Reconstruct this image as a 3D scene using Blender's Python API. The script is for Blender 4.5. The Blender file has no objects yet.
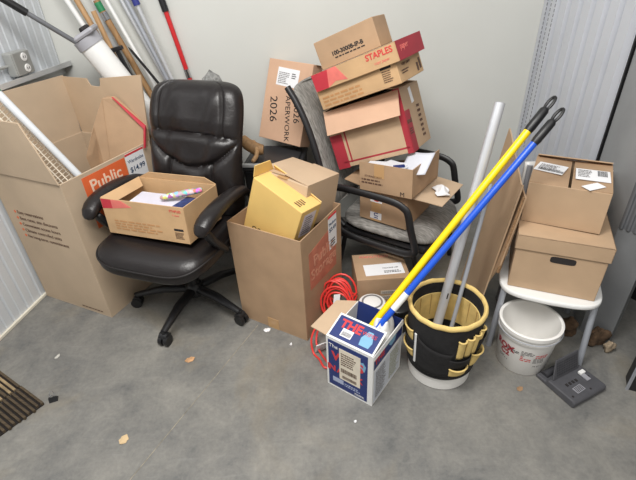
import bpy, bmesh, math, random
from mathutils import Vector as V, Matrix as M, Euler
random.seed(7)
S = bpy.context.scene
COL = S.collection
R = math.radians
PI = math.pi

# ------------------------------------------------------------------ materials
def lin(c):
    return tuple(((x/255)/12.92 if x/255 <= .04045 else ((x/255+.055)/1.055)**2.4) for x in c)

MATS = {}
def mat(name, rgb, rough=.7, vary=.06, scale=6., bump=.0, bscale=60., metal=0., spec=.5, aniso=None, alpha=1.):
    if name in MATS: return MATS[name]
    m = bpy.data.materials.new(name); m.use_nodes = True
    nt = m.node_tree; b = nt.nodes['Principled BSDF']
    c = lin(rgb)
    b.inputs['Roughness'].default_value = rough
    b.inputs['Metallic'].default_value = metal
    b.inputs['Specular IOR Level'].default_value = spec
    tc = nt.nodes.new('ShaderNodeTexCoord')
    vec = tc.outputs['Object']
    if aniso:
        mp = nt.nodes.new('ShaderNodeMapping'); mp.inputs['Scale'].default_value = aniso
        nt.links.new(vec, mp.inputs[0]); vec = mp.outputs[0]
    n = nt.nodes.new('ShaderNodeTexNoise'); n.inputs['Scale'].default_value = scale; n.inputs['Detail'].default_value = 5
    nt.links.new(vec, n.inputs['Vector'])
    r = nt.nodes.new('ShaderNodeValToRGB')
    r.color_ramp.elements[0].position = .3; r.color_ramp.elements[1].position = .7
    r.color_ramp.elements[0].color = tuple(x*(1-vary*1.6) for x in c)+(1,)
    r.color_ramp.elements[1].color = tuple(min(1, x*(1+vary)) for x in c)+(1,)
    nt.links.new(n.outputs['Fac'], r.inputs[0]); nt.links.new(r.outputs[0], b.inputs['Base Color'])
    if bump:
        n2 = nt.nodes.new('ShaderNodeTexNoise'); n2.inputs['Scale'].default_value = bscale; n2.inputs['Detail'].default_value = 4
        nt.links.new(vec, n2.inputs['Vector'])
        bp = nt.nodes.new('ShaderNodeBump'); bp.inputs['Strength'].default_value = bump; bp.inputs['Distance'].default_value = .004
        nt.links.new(n2.outputs['Fac'], bp.inputs['Height']); nt.links.new(bp.outputs[0], b.inputs['Normal'])
    if alpha < 1: b.inputs['Alpha'].default_value = alpha
    MATS[name] = m
    return m

KRAFT = mat('kraft', (184, 156, 126), .75, .06, 7, .12, 40)
KRAFT2 = mat('kraft_pale', (192, 167, 139), .75, .05, 6, .12, 40)
KRAFT3 = mat('kraft_brown', (172, 142, 112), .75, .08, 8, .15, 40)
KRAFT4 = mat('kraft_grey', (190, 169, 144), .75, .05, 6, .12, 40)
KRAFTP = mat('kraft_pinkish', (204, 166, 138), .75, .05, 6, .12, 40)
KRAFTO = mat('kraft_orange', (196, 161, 120), .75, .08, 8, .15, 40)
YELLOW_CARD = mat('yellow_card', (222, 186, 112), .65, .05, 6, .08, 40)
EDGE = mat('corrugated_edge', (150, 116, 82), .9, .35, 260, .4, 300)
TAPE = mat('parcel_tape', (188, 150, 106), .3, .04)
WHITE_PAPER = mat('white_paper', (232, 232, 234), .6, .02)
CREAM = mat('cream_sticker', (226, 216, 198), .55, .05, 20)
INK = mat('black_ink', (38, 34, 34), .7, .02)
INKGREY = mat('grey_ink', (120, 116, 116), .7, .05, 80)
INKBROWN = mat('brown_ink', (92, 66, 52), .7, .05, 80)
REDINK = mat('red_ink', (206, 58, 62), .6, .05)
REDBAND = mat('red_print', (190, 54, 66), .55, .06, 10)
REDDARK = mat('dark_red_print', (158, 42, 54), .6, .08, 10)
REDFADE = mat('faded_red_print', (192, 116, 92), .7, .12, 18)
PINKFADE = mat('pink_print', (226, 120, 110), .6, .1, 18)
ORANGE = mat('orange_print', (226, 106, 58), .6, .05, 10)
NAVY = mat('navy_print', (34, 52, 112), .5, .06, 12)
LBLUE = mat('light_blue_print', (120, 170, 200), .5, .06, 12)
NAVYINK = mat('navy_ink', (36, 62, 92), .6, .02)
LEATHER = mat('dark_brown_leather', (30, 26, 26), .36, .1, 14, .22, 90, spec=.45)
SEAMM = mat('leather_seam', (24, 20, 20), .6, .05)
BLACKP = mat('black_plastic', (26, 26, 28), .42, .08, 20, .05, 80)
BLACKM = mat('black_metal', (38, 38, 40), .4, .06, 20)
BLACKF = mat('black_fabric', (30, 29, 30), .92, .2, 40, .4, 160)
GREYF = mat('grey_upholstery', (146, 143, 138), .95, .3, 30, .6, 300, aniso=(1, 5, 1))
YCANVAS = mat('yellow_canvas', (226, 196, 124), .9, .08, 30, .35, 200)
WHITEP = mat('white_plastic', (230, 230, 228), .35, .02)
WHITEB = mat('white_bucket_plastic', (236, 234, 230), .38, .03)
ALU = mat('aluminium', (206, 208, 212), .3, .04, 10, metal=.4)
STEEL = mat('grey_painted_steel', (172, 176, 184), .38, .04, 10, metal=.3)
CHROME = mat('chrome', (200, 202, 206), .15, .02, metal=1)
YPOLE = mat('yellow_pole', (250, 214, 14), .32, .03)
BPOLE = mat('blue_pole', (28, 84, 200), .32, .04)
REDP = mat('red_pole', (200, 40, 44), .35, .04)
REDCORD = mat('red_cord', (230, 62, 56), .42, .05)
WOOD = mat('wooden_handle', (184, 146, 104), .55, .12, 8, .1, 50, aniso=(12, 12, 1))
WOODD = mat('worn_wooden_handle', (160, 124, 84), .6, .15, 8, .1, 50, aniso=(12, 12, 1))
GREYP = mat('grey_plastic', (160, 160, 166), .5, .04)
DGREY = mat('dark_grey_plastic', (78, 78, 82), .48, .07, 30, .1, 200)
DGREY2 = mat('darker_grey_plastic', (56, 56, 60), .55, .07, 30)
OUTLETG = mat('outlet_grey', (172, 173, 170), .4, .05, metal=.4)
WIREM = mat('white_wire', (236, 226, 208), .5, .03)
GREEN = mat('green_plastic', (40, 130, 84), .5, .05)
BLUEP = mat('blue_plastic', (44, 52, 128), .5, .05)
SACK = mat('grey_sack', (140, 140, 138), .95, .35, 60, .8, 150)
RUST = mat('rusty_steel', (104, 82, 62), .9, .5, 30, .9, 60)
FOAM = mat('old_foam', (176, 158, 134), .95, .25, 40, 1., 60)
LEAF = mat('dry_leaf', (196, 152, 110), .8, .2, 60)
MATB = mat('brown_deck', (76, 63, 45), .75, .3, 12, .3, 80, aniso=(1, 14, 1))
MATD = mat('dark_gap', (28, 22, 20), .9, .1)
MATL = mat('pale_slat', (150, 130, 98), .75, .25, 12, .3, 80)
PLASTICBAG = mat('white_plastic_bag', (232, 230, 226), .3, .04, 20, .6, 25)
PURPLE = mat('floral_fabric', (200, 190, 196), .8, .05)

def floral():
    m = bpy.data.materials.new('floral_print'); m.use_nodes = True
    nt = m.node_tree; b = nt.nodes['Principled BSDF']; b.inputs['Roughness'].default_value = .6
    tc = nt.nodes.new('ShaderNodeTexCoord'); v = nt.nodes.new('ShaderNodeTexVoronoi'); v.inputs['Scale'].default_value = 70
    nt.links.new(tc.outputs['Object'], v.inputs['Vector'])
    hs = nt.nodes.new('ShaderNodeMix'); hs.data_type = 'RGBA'; hs.inputs['Factor'].default_value = .4
    hs.inputs[7].default_value = (.30, .27, .30, 1)
    nt.links.new(v.outputs['Color'], hs.inputs[6]); nt.links.new(hs.outputs[2], b.inputs['Base Color'])
    return m
FLORAL = floral()

# ------------------------------------------------------------------ mesh builder
class MB:
    def __init__(s): s.v = []; s.f = []
    def add(s, vs, fs):
        o = len(s.v); s.v += [tuple(x) for x in vs]; s.f += [tuple(i+o for i in f) for f in fs]; return s
    def box(s, c, size, rot=None):
        c = V(c); h = V(size)/2
        rm = rot if isinstance(rot, M) else (Euler([R(a) for a in rot]).to_matrix() if rot else M.Identity(3))
        vs = [c + rm @ V((h.x*a, h.y*b, h.z*d)) for d in (-1, 1) for b in (-1, 1) for a in (-1, 1)]
        return s.add(vs, [(0, 2, 3, 1), (4, 5, 7, 6), (0, 1, 5, 4), (2, 6, 7, 3), (0, 4, 6, 2), (1, 3, 7, 5)])
    def bar(s, a, b, w, t, up=(0, 0, 1)):
        a, b = V(a), V(b); d = (b-a); L = d.length; z = d/L
        x = V(up).cross(z)
        if x.length < 1e-4: x = V((1, 0, 0)).cross(z)
        x.normalize(); y = z.cross(x)
        rm = M((x, y, z)).transposed()
        return s.box((a+b)/2, (w, t, L), rm)
    def prism(s, poly, off):
        n = len(poly); off = V(off)
        vs = [V(p) for p in poly]+[V(p)+off for p in poly]
        nrm = sum(((vs[i]-vs[0]).cross(vs[(i+1) % n]-vs[0]) for i in range(1, n-1)), V())
        if nrm.dot(off) > 0: vs = [V(p)+off for p in poly]+[V(p) for p in poly]
        return s.add(vs, [tuple(range(n)), tuple(reversed(range(n, 2*n)))]+[((i+1) % n, i, i+n, (i+1) % n+n) for i in range(n)])
    def tube(s, path, r, seg=12, flat=1., up=(0, 0, 1), closed=False):
        P = [V(p) for p in path]; n = len(P)
        rs = r if isinstance(r, (list, tuple)) else [r]*n
        fl = flat if isinstance(flat, (list, tuple)) else [flat]*n
        vs = []; prev = None
        for i in range(n):
            if closed: t = P[(i+1) % n]-P[i-1]
            else: t = P[min(i+1, n-1)]-P[max(i-1, 0)]
            t.normalize()
            if prev is None:
                x = V(up).cross(t)
                if x.length < 1e-3: x = V((1, 0, 0)).cross(t)
            else: x = prev-t*prev.dot(t)
            x.normalize(); prev = x; y = t.cross(x)
            for k in range(seg):
                a = 2*PI*k/seg; vs.append(P[i]+x*math.cos(a)*rs[i]+y*math.sin(a)*rs[i]*fl[i])
        fs = []
        m = n if closed else n-1
        for i in range(m):
            for k in range(seg):
                a = i*seg+k; b = i*seg+(k+1) % seg; j = (i+1) % n
                fs.append((a, b, j*seg+(k+1) % seg, j*seg+k))
        if not closed: fs += [tuple(reversed(range(seg))), tuple(range((n-1)*seg, n*seg))]
        return s.add(vs, fs)
    def lathe(s, prof, seg=48, c=(0, 0, 0), a0=0, a1=2*PI):
        c = V(c); n = len(prof); full = abs(a1-a0-2*PI) < 1e-6; ns = seg if full else seg+1
        vs = [c+V((r*math.cos(a0+(a1-a0)*k/seg), r*math.sin(a0+(a1-a0)*k/seg), z)) for k in range(ns) for r, z in prof]
        fs = []
        for k in range(seg):
            k2 = (k+1) % ns
            for i in range(n-1): fs.append((k*n+i, k2*n+i, k2*n+i+1, k*n+i+1))
        return s.add(vs, fs)
    def grid(s, fn, nu, nv):
        vs = [fn(i/nu, j/nv) for j in range(nv+1) for i in range(nu+1)]
        return s.add(vs, [(j*(nu+1)+i, j*(nu+1)+i+1, (j+1)*(nu+1)+i+1, (j+1)*(nu+1)+i) for j in range(nv) for i in range(nu)])
    def build(s, name, m, parent=None, smooth=False, bevel=0, merge=False, sub=0, norm=True):
        me = bpy.data.meshes.new(name); me.from_pydata([tuple(x) for x in s.v], [], s.f)
        if merge or norm:
            bm = bmesh.new(); bm.from_mesh(me)
            if merge: bmesh.ops.remove_doubles(bm, verts=bm.verts, dist=1e-5)
            bmesh.ops.recalc_face_normals(bm, faces=bm.faces); bm.to_mesh(me); bm.free()
        me.materials.append(m)
        o = bpy.data.objects.new(name, me); COL.objects.link(o)
        if smooth:
            for p in me.polygons: p.use_smooth = True
            me.set_sharp_from_angle(angle=R(42))
        if bevel:
            b = o.modifiers.new('bevel', 'BEVEL'); b.width = bevel; b.segments = 2; b.limit_method = 'ANGLE'; b.angle_limit = R(40)
        if sub:
            q = o.modifiers.new('sub', 'SUBSURF'); q.levels = sub; q.render_levels = sub
        if parent: o.parent = parent
        return o

def thing(name, label, cat, loc=(0, 0, 0), rot=(0, 0, 0), group=None):
    o = bpy.data.objects.new(name, None); COL.objects.link(o)
    o.empty_display_size = .05
    o.location = loc; o.rotation_euler = [R(a) for a in rot]
    o['label'] = label; o['category'] = cat
    if group: o['group'] = group
    return o
def tag(o, label, cat, group=None):
    o['label'] = label; o['category'] = cat
    if group: o['group'] = group
    return o
def struct(o): o['kind'] = 'structure'; return o
def base_of(c, rot, h):
    rm = Euler([R(a) for a in rot]).to_matrix()
    return V(c)-rm @ V((0, 0, h/2))

def text_mesh(txt, size, ext=.0004, bold=0., align='CENTER', spacing=1., line=.9):
    cu = bpy.data.curves.new('t', 'FONT'); cu.body = txt; cu.size = size; cu.extrude = ext; cu.offset = bold
    cu.align_x = align; cu.align_y = 'CENTER'; cu.space_character = spacing; cu.space_line = line; cu.resolution_u = 3
    o = bpy.data.objects.new('t', cu); COL.objects.link(o)
    dg = bpy.context.evaluated_depsgraph_get(); dg.update()
    me = bpy.data.meshes.new_from_object(o.evaluated_get(dg))
    bpy.data.objects.remove(o); bpy.data.curves.remove(cu)
    return me
def lettering(parent, txt, size, m, O, xd, yd, name='lettering', fn=None, rot=0, **k):
    me = text_mesh(txt, size, **k)
    O, xd, yd = V(O), V(xd).normalized(), V(yd).normalized()
    if rot:
        a = R(rot); xd, yd = xd*math.cos(a)+yd*math.sin(a), yd*math.cos(a)-xd*math.sin(a)
    n = xd.cross(yd)
    for v in me.vertices:
        p = v.co.copy()
        v.co = fn(p) if fn else O+xd*p.x+yd*p.y+n*p.z
    me.materials.clear(); me.materials.append(m)
    o = bpy.data.objects.new(name, me); COL.objects.link(o); o.parent = parent
    return o
def face_frame(face, d):
    w, dp, h = d
    return {'front': (V((0, -dp/2, h/2)), V((1, 0, 0)), V((0, 0, 1))), 'right': (V((w/2, 0, h/2)), V((0, 1, 0)), V((0, 0, 1))),
            'left': (V((-w/2, 0, h/2)), V((0, -1, 0)), V((0, 0, 1))), 'top': (V((0, 0, h)), V((1, 0, 0)), V((0, 1, 0))),
            'back': (V((0, dp/2, h/2)), V((-1, 0, 0)), V((0, 0, 1)))}[face]
def on_face(face, d, u, v, e=.0):
    o, x, y = face_frame(face, d); return o+x*u+y*v+x.cross(y)*e, x, y
def decal(parent, name, face, d, u, v, su, sv, m, rot=0, e=.0007, poly=None):
    o, x, y = on_face(face, d, u, v, 0); n = x.cross(y)
    a = R(rot); x, y = x*math.cos(a)+y*math.sin(a), y*math.cos(a)-x*math.sin(a)
    pts = poly or [(-su/2, -sv/2), (su/2, -sv/2), (su/2, sv/2), (-su/2, sv/2)]
    return MB().prism([o+x*p+y*q+n*.0001 for p, q in pts], n*e).build(name, m, parent)
def letters_on(parent, face, d, u, v, txt, size, m, rot=0, e=.0008, name='lettering', **k):
    o, x, y = on_face(face, d, u, v, e)
    return lettering(parent, txt, size, m, o, x, y, rot=rot, name=name, **k)
def print_lines(parent, face, d, u, v, w, h, n, m, rot=0, e=.0011, bars=False, name='print'):
    """rows of illegible small print, or the bars of a barcode"""
    o, x, y = on_face(face, d, u, v, e); nn = x.cross(y)
    a = R(rot); x, y = x*math.cos(a)+y*math.sin(a), y*math.cos(a)-x*math.sin(a)
    b = MB(); rng = random.Random(int((u+v+w)*10000)+n)
    if bars:
        p = -w/2
        while p < w/2:
            t = rng.choice((.0008, .0012, .002)); q = o+x*(p+t/2)
            b.prism([q-x*t/2-y*h/2, q+x*t/2-y*h/2, q+x*t/2+y*h/2, q-x*t/2+y*h/2], nn*.0003); p += t+rng.choice((.001, .0016))
    else:
        for i in range(n):
            yy = h/2-(i+.5)*h/n; p = -w/2; end = w/2*rng.uniform(.4, 1)
            while p < end:
                L = min(rng.uniform(.04, .16)*w, end-p+.001); t = h/n*.5; q = o+y*yy
                b.prism([q+x*p-y*t/2, q+x*(p+L)-y*t/2, q+x*(p+L)+y*t/2, q+x*p+y*t/2], nn*.0003); p += L+.03*w
    return b.build(name, m, parent)

def carton_body(parent, d, m, open_top=True, t=.004, name='body'):
    w, dp, h = d; b = MB()
    if open_top:
        b.box((0, 0, t/2), (w, dp, t))
        b.box((0, -dp/2+t/2, h/2+t/2), (w, t, h-t)); b.box((0, dp/2-t/2, h/2+t/2), (w, t, h-t))
        b.box((-w/2+t/2, 0, h/2+t/2), (t, dp-2*t, h-t)); b.box((w/2-t/2, 0, h/2+t/2), (t, dp-2*t, h-t))
        return b.build(name, m, parent, bevel=.0012)
    b.box((0, 0, h/2), d); return b.build(name, m, parent, bevel=.003)
def flap(parent, d, side, ang, L, m, taper=(0, 0), t=.004, bow=0., notch=None, name='flap', inset=.003):
    """ang 0 = closed inward, 90 = upright, 180 = outward, 260 = hanging outside"""
    w, dp, h = d
    hx, inw, wid = {'front': (V((0, -dp/2, h)), V((0, 1, 0)), w), 'back': (V((0, dp/2, h)), V((0, -1, 0)), w),
                    'left': (V((-w/2, 0, h)), V((1, 0, 0)), dp), 'right': (V((w/2, 0, h)), V((-1, 0, 0)), dp)}[side]
    ax = V((0, 0, 1)).cross(inw)
    wid -= 2*inset
    rows = 6; pts = []
    p = hx.copy(); out = []
    for i in range(rows+1):
        a = R(ang+bow*(i/rows)); d_ = inw*math.cos(a)+V((0, 0, 1))*math.sin(a); nrm = V((0, 0, 1))*math.cos(a)-inw*math.sin(a)
        if i: p = p+d_*L/rows
        k = i/rows
        out.append((p.copy(), nrm, -wid/2+taper[0]*k, wid/2-taper[1]*k))
    b = MB()
    vs = []
    for q, n, a0, a1 in out: vs += [q+ax*a0, q+ax*a1, q+ax*a1+n*t, q+ax*a0+n*t]
    fs = [(0, 1, 2, 3), tuple(4*rows+i for i in (3, 2, 1, 0))]
    for i in range(rows):
        for k in range(4): fs.append((4*i+k, 4*i+4+k, 4*i+4+(k+1) % 4, 4*i+(k+1) % 4))
    b.add(vs, fs)
    o = b.build(name, m, parent)
    return o

# ------------------------------------------------------------------ camera
cam = bpy.data.cameras.new('camera'); co = bpy.data.objects.new('camera', cam); COL.objects.link(co)
F, TH, RO = 445., R(33), R(2.8)
fw = V((0, math.cos(TH), -math.sin(TH))); dn0 = V((0, -math.sin(TH), -math.cos(TH))); X = V((1, 0, 0))
rt = X*math.cos(RO)+dn0*math.sin(RO); dn = dn0*math.cos(RO)-X*math.sin(RO)
mw = M((rt, -dn, -fw)).transposed().to_4x4(); mw.translation = (0, 0, 1.5)
co.matrix_world = mw
cam.sensor_width = 36; cam.lens = F*36/636; cam.clip_start = .02
S.camera = co

# ------------------------------------------------------------------ the room
def concrete():
    m = bpy.data.materials.new('concrete'); m.use_nodes = True; nt = m.node_tree; b = nt.nodes['Principled BSDF']
    tc = nt.nodes.new('ShaderNodeTexCoord')
    def noise(s, d=8, rough=.6, dist=0):
        n = nt.nodes.new('ShaderNodeTexNoise'); n.inputs['Scale'].default_value = s; n.inputs['Detail'].default_value = d
        n.inputs['Roughness'].default_value = rough; n.inputs['Distortion'].default_value = dist
        nt.links.new(tc.outputs['Object'], n.inputs['Vector']); return n
    def ramp(src, p0, c0, p1, c1):
        r = nt.nodes.new('ShaderNodeValToRGB'); r.color_ramp.elements[0].position = p0; r.color_ramp.elements[1].position = p1
        r.color_ramp.elements[0].color = lin(c0)+(1,); r.color_ramp.elements[1].color = lin(c1)+(1,); nt.links.new(src, r.inputs[0]); return r
    def mix(a, bb, f, mode='MIX'):
        x = nt.nodes.new('ShaderNodeMix'); x.data_type = 'RGBA'; x.blend_type = mode
        nt.links.new(a, x.inputs[6]); nt.links.new(bb, x.inputs[7])
        if isinstance(f, float): x.inputs[0].default_value = f
        else: nt.links.new(f, x.inputs[0])
        return x
    r1 = ramp(noise(2.2, 9, .62, .6).outputs[0], .36, (84, 86, 86), .66, (146, 143, 134))
    r2 = ramp(noise(7, 12, .72, .5).outputs[0], .35, (72, 72, 71), .68, (154, 150, 141))
    x1 = mix(r1.outputs[0], r2.outputs[0], .4)
    r3 = ramp(noise(60, 6, .7).outputs[0], .3, (88, 88, 90), .75, (146, 145, 141))
    x2 = mix(x1.outputs[2], r3.outputs[0], .3)
    # yellowish wear patches
    pf = nt.nodes.new('ShaderNodeValToRGB'); pf.color_ramp.elements[0].position = .52; pf.color_ramp.elements[1].position = .72
    pf.color_ramp.elements[1].color = (.55, .55, .55, 1)
    nt.links.new(noise(1.6, 6, .6, .8).outputs[0], pf.inputs[0])
    tint = nt.nodes.new('ShaderNodeRGB'); tint.outputs[0].default_value = lin((140, 127, 102))+(1,)
    x3 = mix(x2.outputs[2], tint.outputs[0], pf.outputs[0])
    # thin scratches
    mp = nt.nodes.new('ShaderNodeMapping'); mp.inputs['Rotation'].default_value = (0, 0, R(35)); mp.inputs['Scale'].default_value = (3, 40, 1)
    nt.links.new(tc.outputs['Object'], mp.inputs[0])
    ns = nt.nodes.new('ShaderNodeTexNoise'); ns.inputs['Scale'].default_value = 2.; ns.inputs['Detail'].default_value = 6; nt.links.new(mp.outputs[0], ns.inputs['Vector'])
    sr = nt.nodes.new('ShaderNodeValToRGB'); sr.color_ramp.elements[0].position = .62; sr.color_ramp.elements[1].position = .72
    sr.color_ramp.elements[1].color = (.12, .12, .12, 1); nt.links.new(ns.outputs[0], sr.inputs[0])
    sc = nt.nodes.new('ShaderNodeRGB'); sc.outputs[0].default_value = lin((160, 160, 158))+(1,)
    x4 = mix(x3.outputs[2], sc.outputs[0], sr.outputs[0])
    nt.links.new(x4.outputs[2], b.inputs['Base Color'])
    b.inputs['Roughness'].default_value = .62
    bp = nt.nodes.new('ShaderNodeBump'); bp.inputs['Strength'].default_value = .12; bp.inputs['Distance'].default_value = .004
    nt.links.new(noise(80, 5).outputs[0], bp.inputs['Height']); nt.links.new(bp.outputs[0], b.inputs['Normal'])
    return m
struct(MB().box((.1, 1.2, -.05), (5, 5.4, .1)).build('floor', concrete()))
DRY = mat('drywall', (206, 207, 202), .85, .03, 1.6, .03, 120)
WALLW = mat('ribbed_white_steel', (206, 210, 214), .4, .03, 3, metal=.1)
WALLG = mat('ribbed_grey_steel', (206, 209, 216), .36, .04, 3, .04, 90, metal=.25)
POSTG = mat('grey_post_paint', (150, 152, 154), .55, .08, 4, .05, 60)
DARKG = mat('dark_grey_steel', (112, 114, 118), .45, .08, 4, metal=.2)
BLACKW = mat('passage_dark_seam_black', (22, 22, 24), .5, .1)
WH = 2.75
LC, LF = V((-1.37, 2.62, 0)), V((-1.77, .42, 0))
RC = V((1.245, 2.55, 0)); SEAM = V((1.27, 1.83, 0)); PC = V((1.172, 1.45, 0)); PE = V((1.248, 1.357, 0))
# back wall of painted drywall
d = (RC-LC).normalized(); n = V((-d.y, d.x, 0))
struct(MB().prism([LC-d*.15, RC+d*.15, RC+d*.15+V((0, 0, WH)), LC-d*.15+V((0, 0, WH))], n*.1).build('wall_back', DRY))
def ribbed(a, b, inward, pitch, depth, prof, h, name, m, z0=0.):
    """trapezoid-ribbed sheet steel standing between two floor points"""
    d = (b-a); L = d.length; d.normalize(); inn = V(inward).normalized()
    pts = []; x = 0
    while x < L:
        for px, pz in prof:
            q = x+px*pitch
            if q <= L: pts.append(a+d*q+inn*(depth*pz))
        x += pitch
    pts.append(b)
    bk = [p-inn*0 for p in (b-inn*.04, a-inn*.04)]
    return struct(MB().prism([p+V((0, 0, z0)) for p in pts+bk], (0, 0, h-z0)).build(name, m))
dl = (LC-LF).normalized(); nl = V((dl.y, -dl.x, 0))
ribbed(LF, LC, nl, .098, .012, [(0, 1), (.08, 0), (.16, 1), (.5, 1), (.54, .45), (.6, 1)], WH, 'wall_left', WALLW)
# base angle and girt of the left wall
struct(MB().bar(LF+nl*.016+V((0, 0, .008)), LC+nl*.016+V((0, 0, .008)), .016, .012).build('baseboard_left', mat('base_strip', (222, 216, 200), .6, .05)))
GZ = 1.035
g = MB()
a, b = LF+V((0, 0, GZ)), LC+V((0, 0, GZ))
g.prism([a+nl*.012, a+nl*.07, a+nl*.07-V((0, 0, .006)), a+nl*.018-V((0, 0, .006)), a+nl*.018-V((0, 0, .05)), a+nl*.012-V((0, 0, .05))], b-a)
g.prism([a+nl*.064, a+nl*.07, a+nl*.07+V((0, 0, .018)), a+nl*.064+V((0, 0, .018))], b-a)
struct(g.build('trim_1', mat('girt_steel', (206, 207, 207), .4, .05, metal=.3)))
# right wall: ribbed sheet, seam, post
dr = (SEAM-RC).normalized(); nr = V((dr.y, -dr.x, 0))
if nr.x > 0: nr = -nr
ribbed(RC, SEAM, nr, .094, .026, [(0, 1), (.3, 1), (.42, 0), (.58, 0), (.7, 1)], WH, 'wall_right', WALLG)
# perforated corner trims
pt = MB()
for q in (.035, .075, .115):
    p = RC+dr*q+nr*.0262; z = .5
    while z < WH-.2:
        pt.box(p+V((0, 0, z)), (.0012, .005, .014), M((nr, dr, V((0, 0, 1)))).transposed()); z += .022
struct(pt.build('trim_2', mat('slot_dark', (110, 112, 118), .8, .02)))
struct(MB().bar(SEAM+nr*.004+V((0, 0, 0)), SEAM+nr*.004+V((0, 0, WH)), .009, .012).build('trim_3', BLACKW))
ps = (PC-SEAM).normalized(); pe = (PE-PC).normalized()
struct(MB().prism([SEAM+ps*.012, PC, PE+V((.0, .02, 0)), SEAM+V((.09, 0, 0))], (0, 0, WH)).build('trim_8', POSTG))
pf = MB(); nf = V((pe.y, -pe.x, 0))
prof = []
L = (PE-PC).length; k = 0
while k < 5:
    for a_, b_ in ((0, .2), (.35, 1), (.6, 1), (.75, .2)): prof.append(PC+pe*L*(k+a_)/5+nf*.008*b_)
    k += 1
prof.append(PE)
struct(MB().prism([p+V((0, 0, .55)) for p in prof+[PE-nf*.05, PC-nf*.0+pe*.0-nf*.01]], (0, 0, WH-.55)).build('wall_front', DARKG))
struct(MB().prism([PC+nf*.001, PE+nf*.001, PE-nf*.06, PC-nf*.03], (0, 0, .56)).build('trim_4', mat('grey_foot_paint', (126, 128, 130), .6, .1, 5, .05, 60)))
# the passage beyond: added black panel painted as its darkness, and a steel guide
struct(MB().prism([V((1.46, 1.75, 0)), V((1.50, 1.75, 0)), V((2.3, .5, 0)), V((2.26, .5, 0))], (0, 0, WH)).build('passage_dark_1', BLACKW))
gd = V((1.19, 1.12, 0))
struct(MB().prism([gd, gd+V((.1, -.05, 0)), gd+V((.16, .05, 0)), gd+V((.03, .06, 0))], (0, 0, 1.2)).build('trim_5', mat('guide_black', (30, 30, 32), .5)))
struct(MB().bar(gd+V((-.002, .0, 0)), gd+V((-.002, .0, 1.2)), .008, .008).build('trim_6', STEEL))
# saw joint and crack in the slab
j0, j1 = V((-.309, 1.584, 0)), V((-.766, .70, 0))
struct(MB().bar(j0+V((0, 0, .0004)), j1+V((0, 0, .0004)), up=(1, 0, 0), w=.0008, t=.0026).build('trim_7', mat('joint', (150, 142, 126), .9, .3, 30)))

# rusty anchor lumps at the foot of the post
def lump(name, label, c, sc, m, seed, cat):
    rng = random.Random(seed); b = MB()
    def fn(u, v):
        th = u*2*PI; ph = v*PI
        k = 1+.22*math.sin(3*th+seed)*math.sin(ph)+.16*math.sin(5*ph+2*th+seed)
        return V((sc[0]*k*math.sin(ph)*math.cos(th), sc[1]*k*math.sin(ph)*math.sin(th), max(0, sc[2]*(.5+.55*k*math.cos(ph)))))
    b.grid(fn, 22, 14)
    o = b.build(name, m, None, smooth=True, merge=True); o.location = c; return tag(o, label, cat)
lump('rubble_lump', 'rusty brown crumbled lump at the foot of the grey post, right of the chair leg', (1.192, 1.362, 0), (.045, .025, .085), RUST, 2, 'debris')
lump('rubble_lump', 'rusty brown lump seen between the white bucket and the right chair leg', (1.095, 1.435, 0), (.05, .03, .085), RUST, 5, 'debris')
lump('foam_chip', 'pale dried foam chip on the floor in front of the rusty lump at the post', (1.225, 1.318, 0), (.022, .015, .05), FOAM, 8, 'debris')

# ------------------------------------------------------------------ outlet on the girt
q = LC-dl*.34+nl*.045
ang = math.degrees(math.atan2(dl.y, dl.x))
o = thing('outlet_box', 'grey metal outlet box with two white sockets on the ribbed left wall rail', 'outlet', q+V((0, 0, GZ+.02)), (0, 0, ang))
MB().box((0, 0, .055), (.115, .05, .105)).build('box', OUTLETG, o, bevel=.008)
MB().box((0, -.028, .055), (.108, .006, .1)).build('cover_plate', OUTLETG, o, bevel=.01)
for z in (.03, .08):
    s_ = MB().tube([(.012, -.029, z), (.012, -.035, z)], .019, 24).build('socket', WHITEP, o, bevel=.006)
    MB().box((.006, -.0355, z), (.003, .001, .011)).box((.018, -.0355, z), (.003, .001, .011)).build('slot', INK, s_)
MB().tube([(-.05, .015, .05), (-.9, .015, .05)], .007, 12).build('conduit', OUTLETG, o, smooth=True)

# ------------------------------------------------------------------ tools leaning in the left corner
def pole(name, label, p_top, p_low, r, m, zt=1.75, yt=2.56, yb=2.46, extra=None, cat='pole', zb=0., group=None):
    """p_top/p_low are x, z of two points of the pole on the back wall"""
    (x0, z0), (x1, z1) = p_top, p_low
    kx = (x1-x0)/(z1-z0)
    def at(z): return V((x0+(z-z0)*kx, yb+(yt-yb)*z/zt, z))
    root = thing(name, label, cat, at(zb), (0, 0, 0), group)
    L = lambda z: at(z)-at(zb)
    MB().tube([L(zb), L(zt)], r, 14).build('shaft', m, root, smooth=True)
    if extra: extra(root, L)
    return root
def green_tie(root, L):
    MB().tube([L(1.29), L(1.33)], .0175, 12).build('tie', GREEN, root, smooth=True)
    MB().tube([L(1.25), L(1.285)], .019, 12).build('ferrule', CHROME, root, smooth=True)
def blue_grip(root, L): MB().tube([L(1.31), L(1.75)], .017, 12).build('grip', BLUEP, root, smooth=True)
def red_grip(root, L):
    MB().tube([L(1.27), L(1.42)], .017, 12).build('grip', BLACKP, root, smooth=True)
    MB().tube([L(.94), L(.985)], .015, 12).build('collar', CHROME, root, smooth=True)
pole('broom_pole', 'light wooden pole, leftmost of the poles leaning in the corner', (-1.13, 1.338), (-1.094, 1.233), .014, WOOD, yt=2.535, yb=2.47)
pole('trim_board', 'narrow white board leaning left of the light wooden pole', (-1.158, 1.325), (-1.122, 1.234), .013, WHITEP, yt=2.50, yb=2.46, cat='board')
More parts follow.
